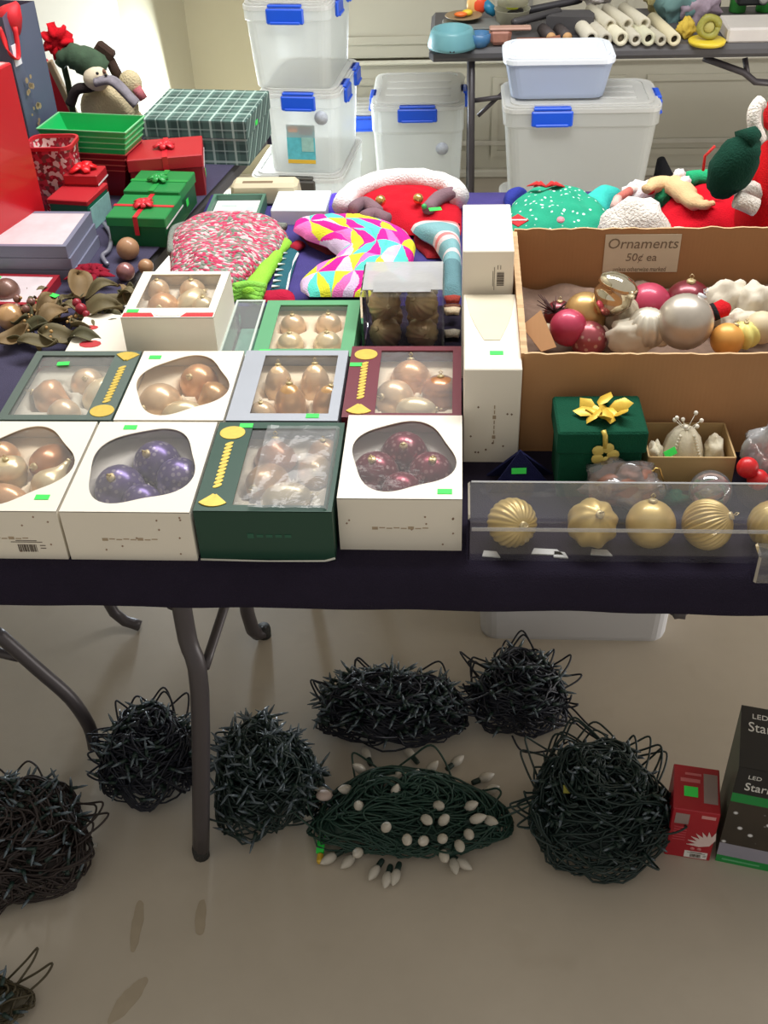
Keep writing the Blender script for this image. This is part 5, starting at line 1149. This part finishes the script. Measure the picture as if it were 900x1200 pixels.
m = MB(); m.tube(smoothpath([(w / 2 - .01, -.07, hb - .02), (w / 2, -.076, hb - .07), (w / 2 + .004, -.05, hb - .09), (w / 2, -.03, hb - .03)], 5), .006, 6, flat=.4); m.build('red_bow', M((220, 34, 40), .5), t)
t = empty('red_poinsettia', 'red fabric flower leaning on the wall behind the slate-blue bag', 'decoration', aty(68, 50, 2.86) - Vector((0, 0, .10)))
t.location.z = TT
zt = aty(68, 48, 2.86).z - TT
for k in range(7):
    a = k * .9; m = MB(); m.tube([(0, 0, zt), (.022 * math.cos(a), -.004, zt + .022 * math.sin(a)), (.040 * math.cos(a), 0, zt + .045 * math.sin(a))], [.012, .026, .012], 8, flat=.4); m.build('petal', fabric((206, 20, 34)), t)
m = MB(); m.ball((0, .0, zt), (.035, .02, .032), 16, 10, amp=.5); m.build('flower_heart', fabric((196, 20, 34)), t)
m = MB(); m.tube([(0, 0, 0), (.005, 0, zt * .6), (0, 0, zt)], .008, 8); m.build('stem', fabric((60, 70, 50)), t)
t = empty('red_book', 'red and tan card leaning just behind the snowman hat', 'card', aty(80, 125, 2.90)); t.location.z = TT
m = MB(); m.box((0, 0, .10), (.05, .02, .20), .002, X=RY(-.28)); m.build('card_body', M((206, 24, 36), .5), t); m = MB(); m.box((.030, -.002, .12), (.014, .02, .15), .002, X=RY(-.28)); m.build('tan_edge', M((170, 150, 116), .7), t)
# snowman
CRM = M((206, 190, 152), .95, var=.1, bump=1, bs=200, bd=.004); Y_ = 2.86
S = lambda px, py, dy=0: aty(px, py, Y_ + dy)
t = empty('snowman_plush', 'cream plush snowman with green tartan hat and grey plaid scarf', 'plush toy', (S(128, 130).x, Y_, TT))
def sb(px, py, rx, rz_, dy=0, ry=None): c = S(px, py, dy) - t.location; return c, (rx, ry or rx * .8, rz_)
m = MB(); c, r_ = sb(128, 122, .075, .070); m.ball((c.x, c.y, max(c.z - .01, .066)), r_, 22, 14); m.ball((c.x, c.y, .05), (.085, .06, .05), 22, 12); m.build('body', CRM, t)
c, r_ = sb(113, 92, .033, .030, -.05); m = MB(); m.ball(c, r_, 20, 14); hd = m.build('head', M((226, 212, 184), .9, bump=.8, bs=200), t)
m = MB(); c = S(121, 84, -.05) - t.location; m.tube([c, c + Vector((.012, -.02, .004))], [.007, .002], 8); m.build('carrot_nose', M((120, 80, 66), .8), hd)
for q in ((114, 86), (124, 88)):
    c = S(*q, -.078) - t.location; m = MB(); m.ball(c, .004, 8, 6); m.build('eye', M((20, 18, 18), .3), hd)
m = MB(); P = [S(*q, -.02) - t.location for q in ((122, 86), (107, 75), (92, 68), (78, 66), (70, 76))]; m.tube(smoothpath(P, 5), [.012] + [.031] * 2 + [.036] * 3 + [.036] * 4 + [.032] * 4 + [.022] * 4 + [.014] * 3, 14, amp=.12); m.build('tartan_hat', M((62, 84, 62), .9, var=.45, vs=45, bump=.7, bs=200), t)
m = MB(); P = [S(*q, -.05) - t.location for q in ((82, 122), (90, 105), (105, 102), (122, 98))]; m.tube(smoothpath(P, 5), .016, 10, flat=.8, amp=.2); m.build('dark_scarf_end', fabric((48, 40, 40)), t)
m = MB(); P = [S(*q, -.07) - t.location for q in ((112, 96), (130, 94), (145, 106), (160, 122))]; m.tube(smoothpath(P, 5), .019, 12, flat=.6, amp=.15); m.build('plaid_scarf', M((134, 128, 136), .9, var=.55, vs=60, bump=.7, bs=200), t)
m = MB(); c, r_ = sb(153, 98, .030, .034, .0); m.ball(c, r_, 16, 12); m.build('arm', CRM, t)
m = MB(); P = [S(*q, -.02) - t.location for q in ((160, 103), (168, 116))]; m.tube(P, .012, 10); m.build('striped_mitten', fabric((190, 110, 116)), t)
m = MB(); c = S(121, 63, .02) - t.location; m.box((0, 0, 0), (.05, .03, .045), .006, X=T_(c) @ RY(.7)); c = S(135, 80, .02) - t.location; m.tube([c + Vector((-.01, 0, .02)), c + Vector((.01, 0, -.04))], .014, 8); m.build('brown_bird_house', fabric((66, 50, 42)), t)
# flat lidded boxes
FB = M((124, 126, 146), .35, var=.05); 
def flatbox(z, x0, x1, y0, y1, h, lab, side, i, rz=0, red=False):
    t = empty('flat_box', lab, 'flat box', ((x0 + x1) / 2, (y0 + y1) / 2, z), rz, None); w, d = x1 - x0, y1 - y0
    m = MB(); m.box((0, 0, h / 2 - .001), (w, d, h - .002), .001); m.build('box_body', side, t)
    m = MB(); m.ring(lerp_square(w, d, 16), lerp_square(w - .02, d - .02, 16), h - .003, h); m.build('lid_frame', side, t)
    m = MB(); m.box((0, 0, h - .0015), (w - .02, d - .02, .002)); m.build('printed_picture', M((226, 212, 214), .18, var=.22, vs=22, Coat_Weight=.6), t); return t, w, d, h
ordn = ('lowest', 'middle', 'topmost')
for k in range(3):
    t, w, d, h = flatbox(TT + .026 * k, -1.01 + .004 * k, -.770 - .004 * k, 2.045, 2.215 + .002 * k, .0255, 'grey-framed flat picture box, %s of the stack of three' % ordn[k], FB, k, -.03)
sticker(t, -.03, .074, h + .001)
rf, w, d, h = flatbox(TT, -1.02, -.805, 1.905, 2.035, .022, 'red-edged flat box with pale picture in front of the grey stack', M((160, 36, 48), .4), 0, -.06); sticker(rf, -.02, .045, h + .001)
m = MB(); P = [at(*q, TT + .01) for q in ((122, 262), (130, 275), (128, 292), (120, 300), (126, 310))]; C0 = P[0].copy(); m.tube(smoothpath([p - C0 for p in P], 5), .005, 8); o = m.build('silver_tinsel_cord', M((150, 148, 160), .4, .5), None, C0); tag(o, 'silver grey cord curling beside the stack of flat boxes', 'cord')
# ---- garland of brown leaves
LF = [M((104, 92, 60), .7, var=.25, vs=40, bump=.4, bs=80), M((128, 104, 68), .7, var=.25, vs=40, bump=.4, bs=80), M((84, 80, 52), .7, var=.25, vs=40, bump=.4, bs=80)]
t = empty('leaf_garland', 'garland of dried brown-olive leaves with red berries, left front', 'garland', (at(70, 375, TT).x, at(70, 375, TT).y, TT))
def leaf(px, py, L, W_, rz, tilt, mat, z=.03):
    m = MB()
    def f(u, v):
        x = (v - .5) * L; wd = W_ / 2 * max(0, math.sin(PI * min(1, v * 1.02))) ** .7; y = (2 * u - 1) * wd
        return (x, y, .012 * (2 * u - 1) ** 2 * (W_ / .04) + .010 * math.sin(v * 5 + px) - .02 * (v - .5) ** 2)
    m.grid(f, 6, 10); o = m.build('leaf', mat, t, at(px, py, TT + z) - t.location); o.rotation_euler = (tilt, -tilt * .5, rz)
    s = o.modifiers.new('thickness', 'SOLIDIFY'); s.thickness = .0012; return o
rr = random.Random(8)
for (px, py, L, W_, rz, ti, k) in ((92, 336, .075, .05, 1.9, .4, 1), (118, 366, .085, .05, .3, .2, 0), (140, 352, .07, .035, .2, .3, 0), (62, 372, .07, .04, .9, .3, 1), (35, 388, .08, .045, .1, .2, 2), (70, 396, .08, .045, -.2, .2, 0), (100, 398, .08, .03, -.3, .2, 2),
        (15, 395, .07, .04, .6, .3, 1), (55, 358, .06, .035, 1.2, .5, 1), (118, 340, .07, .03, .5, .3, 0), (45, 402, .07, .035, .2, .2, 0), (130, 378, .06, .03, -.1, .2, 2), (28, 372, .05, .03, 1.5, .4, 2), (95, 382, .07, .035, 2.4, .3, 0), (148, 340, .05, .025, -.4, .3, 2)):
    leaf(px, py, L, W_, rz, ti, LF[k], .022 + .022 * rr.random())
for k in range(46):
    px, py = rr.uniform(5, 150), rr.uniform(345, 402); leaf(px, py, rr.uniform(.03, .06), rr.uniform(.012, .028), rr.uniform(0, 6.2), rr.uniform(-.5, .5), LF[k % 3], rr.uniform(.006, .03))
m = MB(); P = [at(x, y, TT + .010) - t.location for x, y in ((0, 395), (40, 382), (90, 370), (140, 350))]; m.tube(smoothpath(P, 5), .005, 6, amp=.4); m.build('vine_stem', M((70, 54, 36), .9), t)
m = MB()
for k in range(60): p = at(rr.gauss(72, 26), rr.gauss(372, 12), TT + rr.uniform(.02, .045)) - t.location; m.ball(p, rr.uniform(.002, .004), 6, 5)
stuff(m.build('gold_seeds', M((186, 146, 90), .5), t))
for q, r_ in (((95, 362), .011), ((90, 355), .009), ((101, 368), .007)):
    p = at(*q, TT + .05) - t.location; m = MB(); m.ball(p, r_, 12, 8); m.build('red_berry', M((150, 34, 50), .35), t)
p = at(63, 346, TT + .05) - t.location; sticker(t, p.x, p.y, p.z, .02, .012, -.5)
def fruit(px, py, r, c, lab, rough=.4, met=.3, z=None):
    p = at(px, py, TT + r); ornament(lab, 'ball', r, glass(c, rough, met), (p.x, p.y, TT + r + .001), (.2, .2, 1), 'fruit-shaped balls by the leaf garland', cap=False, name='gilded_fruit')
fruit(12, 372, .026, (226, 180, 130), 'large shiny gold fruit ball at left photo edge on the garland', .2, .6)
fruit(8, 342, .026, (126, 92, 80), 'dull brown fruit ball behind the large shiny gold one')
fruit(150, 292, .024, (170, 128, 92), 'matte tan fruit ball before the nearer green gift box', .6, .1)
fruit(147, 319, .019, (160, 110, 108), 'mauve pink fruit ball between the red flower and small tan ball', .3, .4)
fruit(171, 313, .016, (176, 134, 96), 'smallest tan fruit ball right of the mauve one', .5, .2)
for k, q in enumerate(((20, 350), (36, 354), (19, 360), (30, 362))):
    p = at(*q, TT + .04); ornament(('leftmost', 'rightmost', 'small left lower', 'lower right')[k] + ' brown berry bead of the four behind the large gold fruit ball', 'ball', .008, glass((130, 90, 78), .4, .2), p, (0, 0, 1), 'brown berry beads', cap=False, name='berry_bead')
t = empty('red_flower', 'dark red fabric flower lying behind the leaf garland', 'flower', (at(108, 336, TT).x, at(108, 336, TT).y, TT + .012))
for k in range(16):
    a = k * 2.4; r_ = .010 + .0018 * k; m = MB(); m.tube([(r_ * .3 * math.cos(a), r_ * .3 * math.sin(a), .02), (r_ * math.cos(a), r_ * math.sin(a), .030 - .0008 * k), (r_ * 1.7 * math.cos(a), r_ * 1.5 * math.sin(a), .016)], [.004, .012, .002], 8, flat=.4); m.build('petal', fabric((140, 24, 44)), t)

# ================================================================ LIGHT STRINGS ON THE FLOOR
WIREG = M((18, 40, 38), .5, var=.2, vs=60); WIREK = M((20, 24, 38), .5, var=.2, vs=60); WIREB = M((44, 34, 32), .6, var=.2, vs=60)
BULBC = M((86, 98, 106), .22, var=.5, vs=60); BULBW = M((206, 200, 188), .35, var=.06, vs=60, bump=.5, bs=300, Transmission_Weight=.15)
SOCK = M((24, 46, 40), .5)
def bundle(label, x0, y0, x1, y1, H, wire, seed, n=1500, bulbs=230, loose=6, r=.0021, c9=0, rx=1.0, plug=None, bulbm=None, sock=SOCK, blen=.020):
    cxp = (x0 + x1) / 2; f = at(cxp, y1, .0); b = at(cxp, y0, H * .85); cy = (f.y + b.y) / 2; ry = max((b.y - f.y) / 2, .05)
    a, c = at(x0, (y0 + y1) / 2 + 8, H * .3), at(x1, (y0 + y1) / 2 + 8, H * .3); rxx = (c.x - a.x) / 2 * rx * 1.05; cx = (a.x + c.x) / 2
    t = empty('string_lights', label, 'string lights', (cx, cy, 0), 0, 'bundles of string lights on the floor')
    g = np.random.RandomState(seed); rr = random.Random(seed)
    def surf(u, v, k):       # dome-like heap
        x, y = math.cos(u) * v, math.sin(u) * v
        z = H * max(0, 1 - v ** 2.6) ** .5 * k * (1 + .22 * noise.noise(Vector((x * 2.2 + seed, y * 2.2, 1))))
        wob = 1 + .30 * noise.noise(Vector((math.cos(u) * 1.4, math.sin(u) * 1.4, seed * 1.7)))
        return Vector((x * rxx * .95 * wob, y * ry * .95 * wob, z + .003))
    # wandering strands over and inside the heap
    m = MB()
    for s in range(n // 26):
        u = rr.uniform(0, 6.28); v = rr.uniform(.15, .95); k = rr.uniform(.55, 1.0); du = rr.uniform(-.3, .3); dv = rr.uniform(-.08, .08); pts = []
        for q in range(26):
            u += du; v = v + dv; du += rr.uniform(-.12, .12); dv += rr.uniform(-.03, .03); du = max(-.45, min(.45, du)); dv = max(-.10, min(.10, dv)); k += rr.uniform(-.06, .06); k = max(.3, min(1.03, k))
            if v > .98: v = .98; dv = -abs(dv)
            if v < .05: v = .05; dv = abs(dv)
            pts.append(surf(u, v, k))
        m.tube(smoothpath(pts, 2), r, 4, caps=False)
    core = MB(); core.grid(lambda a_, b_: surf(a_ * 2 * PI, b_ * .86, .66), 30, 10); core.build('inner_windings', wire, t)
    cord = m.build('wire', wire, t)
    m = MB()
    for s in range(loose * 2):
        u = rr.uniform(0, 6.28); p0 = surf(u, .85, .9); p2 = surf(u + rr.uniform(.3, .9), .9, .8); o_ = Vector((math.cos(u + .3), math.sin(u + .3), 0))
        pm = (p0 + p2) / 2 + o_ * rr.uniform(.015, .07) + Vector((0, 0, rr.uniform(.01, .04))); m.tube(smoothpath([p0, (p0 + pm) / 2 + o_ * .01, pm, (pm + p2) / 2 + o_ * .005, p2], 5), r, 5)
    if loose: m.build('loose_loop', wire, t) if loose == 1 else stuff(m.build('loose_loops', wire, t))
    ms, mb = MB(), MB()
    for s in range(bulbs):
        u, v = rr.uniform(0, 6.28), rr.random() ** .5 * .97; p = surf(u, v, rr.uniform(.80, 1.03)); d = (Vector((p.x * .5, p.y * .5, p.z)).normalized() * .22 + Vector([rr.gauss(0, 1) for _ in range(3)]) * .6)
        d.z = d.z * .35 + .06; d.normalize(); p.z = max(p.z, .006); ms.tube([p, p + d * .014], [.0042, .0034], 5); mb.tube([p + d * .014, p + d * (.014 + blen * .5), p + d * (.014 + blen)], [.0026, .0028, .0008], 5)
    if bulbs: stuff(ms.build('sockets', sock, t)); stuff(mb.build('mini_bulbs', bulbm or BULBC, t))
    return t, surf, rr
bundle('dark bundle of string lights just left of the front table leg', 113, 812, 240, 958, .15, WIREK, 3, n=3400, bulbs=150, loose=9)
bundle('dark green bundle of mini lights right of the front table leg', 244, 826, 374, 996, .15, WIREG, 5, n=3000, bulbs=330, loose=2, blen=.026)
bundle('navy bundle of mini lights at the back, behind the white bulb string', 368, 772, 548, 884, .13, WIREK, 7, n=3000, bulbs=330, loose=5)
bundle('dark loose bundle of string lights nearest the white floor tub', 546, 752, 668, 872, .12, WIREK, 11, n=2600, bulbs=110, loose=14)
bundle('largest round tangle of string lights, left of the red carton', 606, 850, 788, 1042, .16, WIREG, 13, n=4200, bulbs=150, loose=16, rx=1.02, blen=.014)
bundle('brownish dark bundle of string lights cut by the left photo edge', -70, 884, 104, 1086, .14, WIREB, 17, n=3600, bulbs=200, loose=10)
bundle('small brown-green coil of wire at the bottom left corner', -60, 1128, 30, 1215, .05, M((66, 58, 38), .6), 19, n=700, bulbs=20, loose=6)
t, surf, rr = bundle('green light string with large white bulbs in the middle front', 362, 884, 588, 1022, .11, M((24, 58, 48), .5, var=.2, vs=60), 23, n=3400, bulbs=0, loose=5)
C9 = MB(); C9.lathe([(.0045, .0), (.0075, .004), (.0092, .012), (.0085, .020), (.0050, .028), (.0012, .033), (0, .0335)], 12); SK = MB(); SK.lathe([(.0045, -.016), (.0056, -.012), (.0056, 0), (.005, .002)], 8)
c9m = skm = None
spots = [(371, 906), (383, 928), (337, 963), (366, 955), (421, 945), (423, 902), (407, 925), (481, 884), (486, 913), (463, 929), (452, 970), (477, 983), (497, 985), (499, 960), (519, 962), (518, 983), (538, 990), (541, 1011), (549, 977), (550, 945), (567, 912), (573, 926), (572, 961), (584, 968), (557, 960), (520, 1002), (440, 1020), (454, 1028), (464, 1025), (410, 1008), (388, 1005), (420, 999), (534, 893), (470, 915), (430, 885), (504, 902), (532, 1012), (513, 944)]
for i, (px, py) in enumerate(spots):
    v = ((px - 475) / 118) ** 2 + ((py - 955) / 72) ** 2; z = .012 if v > .8 else .105 * math.sqrt(max(.05, 1 - v)) + .004
    p = at(px, py, z); c = t.location; d = Vector((p.x - c.x, (p.y - c.y) * 1.0 - .03, .02 if v > .8 else .10)).normalized(); d = (d + Vector((rr.uniform(-.5, .5), rr.uniform(-.5, .5), 0))).normalized()
    if v > .8: d.z = abs(d.z) * .2; d.normalize()
    if c9m is None: sk = SK.build('bulb_socket', SOCK, t); bl = C9.build('white_bulb', BULBW, sk); c9m, skm = bl, sk
    else:
        sk = skm.copy(); COL.objects.link(sk); bl = c9m.copy(); COL.objects.link(bl); bl.parent = sk
    sk.location = p - c - d * .010; sk.rotation_mode = 'QUATERNION'; sk.rotation_quaternion = d.to_track_quat('Z', 'Y')
# plug with green tag, and a clear wrapped fuse pack in the white bulb string
p = at(376, 990, .012) - t.location; m = MB(); m.box((0, 0, 0), (.014, .034, .006), X=T_(p)); m.build('green_tag', GREEN, t)
p = at(375, 1006, .010) - t.location; m = MB(); m.box((0, 0, 0), (.011, .020, .012), .003, X=T_(p)); m.build('yellow_plug', M((206, 170, 50), .5), t)
p = at(455, 914, .10) - t.location; m = MB(); m.tube([p - Vector((.045, .012, .01)), p, p + Vector((.04, .012, .004))], [.006, .012, .008], 10, flat=.5); m.build('fuse_pack', M((170, 166, 156), .2, var=.35, vs=90), t)
p = at(380, 932, .07) - t.location; m = MB(); m.ball(p, (.016, .012, .008), 12, 8); m.build('paper_tag', M((196, 178, 170), .6), t)
o = bpy.data.objects.get('string_lights.004')
p = at(664, 925, .14) - o.location; m = MB(); m.box((0, 0, 0), (.012, .014, .004), X=T_(p) @ RX(.4)); m.build('yellow_tag', M((150, 146, 60), .6), o)
# cable joining the two right-hand bundles
m = MB(); P0 = at(645, 815, .05)
for k, pts in enumerate((((640, 812, .05), (668, 828, .02), (690, 850, .04), (712, 862, .10)), ((650, 822, .04), (672, 845, .01), (700, 866, .05), (735, 880, .12)), ((600, 862, .02), (612, 880, .01), (640, 880, .03), (668, 868, .10)))):
    m.tube(smoothpath([at(x, y, z) - o.location for x, y, z in pts], 6), .0021, 5)
stuff(m.build('joining_wires', WIREK, o))
# small white plug by the left bundles
t = empty('end_plug', 'small white-tipped plug lying between the two left light bundles', 'plug', at(105, 992, .0))
m = MB(); m.tube(smoothpath([(-.02, .05, .01), (-.012, .03, .012), (0, .0, .006)], 5), .002, 5); m.build('wire', WIREK, t)
m = MB(); m.tube([(0, 0, .006), (.016, -.002, .006)], .004, 8); m.build('white_tip', M((176, 172, 164), .4), t)

# ================================================================ CARTONS AT THE RIGHT
def carton(name, label, fl, fr, w, d, h, side, front):
    a, b = at(*fl, 0), at(*fr, 0); rz = math.atan2(b.y - a.y, b.x - a.x); ux = Vector((math.cos(rz), math.sin(rz), 0)); uy = Vector((-ux.y, ux.x, 0))
    t = empty(name, label, 'carton', a + ux * w / 2 + uy * d / 2, rz); m = MB(); m.box((0, 0, h / 2), (w, d, h), .0015); m.build('carton_body', side, t); return t
def fprint(t, w, d, x0, x1, z0, z1, mat, nm, k=1): m = MB(); m.box((x0 + (x1 - x0) / 2 - w / 2, -d / 2 - .0003 * k, (z0 + z1) / 2), (x1 - x0, .0006, z1 - z0)); return m.build(nm, mat, t)
def tprint(t, w, d, h, x0, x1, y0, y1, mat, nm, k=1): m = MB(); m.box((x0 + (x1 - x0) / 2 - w / 2, y0 + (y1 - y0) / 2 - d / 2, h + .0003 * k), (x1 - x0, y1 - y0, .0006)); return m.build(nm, mat, t)
BKC = M((30, 30, 32), .4, var=.1); WHT = M((226, 226, 222), .5); LGT = M((180, 184, 196), .5); GRS = M((26, 140, 66), .45)
def starfield():
    n = NT('printed_lights'); c = n.coord(); v = n.voro(38, c=c); f = n.ramp(v, [(.10, (1, 1, 1, 1)), (.20, (0, 0, 0, 1))]); g = n.noise(26, 4, c)
    n.pbr(n.mix(f, n.mix(g, lin((44, 40, 36)), lin((70, 60, 50))), lin((226, 226, 230))), .4); return n.m
w, d, h = .30, .14, .262
t = carton('light_carton', 'black and green carton of LED lights at the right photo edge', (838, 1008), (900, 1021), w, d, h, M((74, 84, 72), .5, var=.15, vs=20), None)
fprint(t, w, d, .0, w, .195, h, BKC, 'black_band'); fprint(t, w, d, 0, w, .172, .195, GRS, 'green_stripe'); fprint(t, w, d, 0, w, .055, .172, starfield(), 'printed_lights_photo'); fprint(t, w, d, 0, w, .020, .055, M((150, 148, 164), .5), 'lavender_band'); fprint(t, w, d, 0, w, 0, .020, GRS, 'green_foot')
text('LED', .013, WHT, t, (.018 - w / 2, -d / 2 - .001, .237), (PI / 2, 0, 0)); text('Starry', .027, WHT, t, (.016 - w / 2, -d / 2 - .001, .208), (PI / 2, 0, 0), ex=.0006, sx=.82); fprint(t, w, d, .055, .12, .236, .249, M((110, 100, 96), .5), 'printed_panel', 3)
tprint(t, w, d, h, 0, w, 0, d, BKC, 'black_top'); text('LED', .016, WHT, t, (.018 - w / 2, .042, h + .001), (0, 0, 0)); text('Starry', .031, WHT, t, (.012 - w / 2, .012, h + .001), (0, 0, 0), sx=.8); tprint(t, w, d, h, .052, .11, d * .80, d * .90, LGT, 'printed_panel', 3)
fprint(t, w, d, .010, .075, .008, .012, M((96, 176, 122), .5), 'printed_line', 3)
RDC = M((168, 24, 40), .4, var=.06); w, d, h = .080, .100, .135
t = carton('light_carton', 'small red carton with white snowflake burst beside the black carton', (778, 1001), (829, 1009), w, d, h, RDC, None)
tprint(t, w, d, h, .052, .076, .02, .085, M((150, 132, 130), .5), 'printed_photo'); tprint(t, w, d, h, .018, .042, .030, .052, GREEN, 'price_sticker', 2); tprint(t, w, d, h, .012, .046, .062, .070, M((206, 110, 116), .5), 'printed_line'); tprint(t, w, d, h, .020, .048, .078, .083, M((206, 110, 116), .5), 'printed_line')
fprint(t, w, d, .006, .030, .096, .124, M((156, 136, 132), .5), 'printed_photo'); fprint(t, w, d, .050, .074, .118, .126, M((214, 150, 150), .5), 'printed_line')
for k in range(6): fprint(t, w, d, .008, .030, .05 + k * .007, .0525 + k * .007, M((196, 76, 86), .5), 'printed_line')
m = MB()
for k in range(7):
    a = PI / 2 - .15 + k * .30; m.prism([(0, 0), (.018, -.005), (.040, 0), (.018, .005)], 0, .0006 + .0001 * k, X=T_((w / 2 - .006, -d / 2 - .0003, .045)) @ RX(PI / 2) @ RZ(a))
m.build('printed_burst', M((222, 200, 196), .5), t)
fprint(t, w, d, .034, .074, .004, .022, WHT, 'barcode_label', 1); barcode(t, .014, -d / 2 - .0012, .011, s=.7)
for x in (.046, .058): m = MB(); m.lathe([(.004, 0), (.004, .0006)], 12, X=T_((x - w / 2, -d / 2, .030)) @ RX(PI / 2)); m.build('printed_seal', M((206, 120, 120), .5), t)
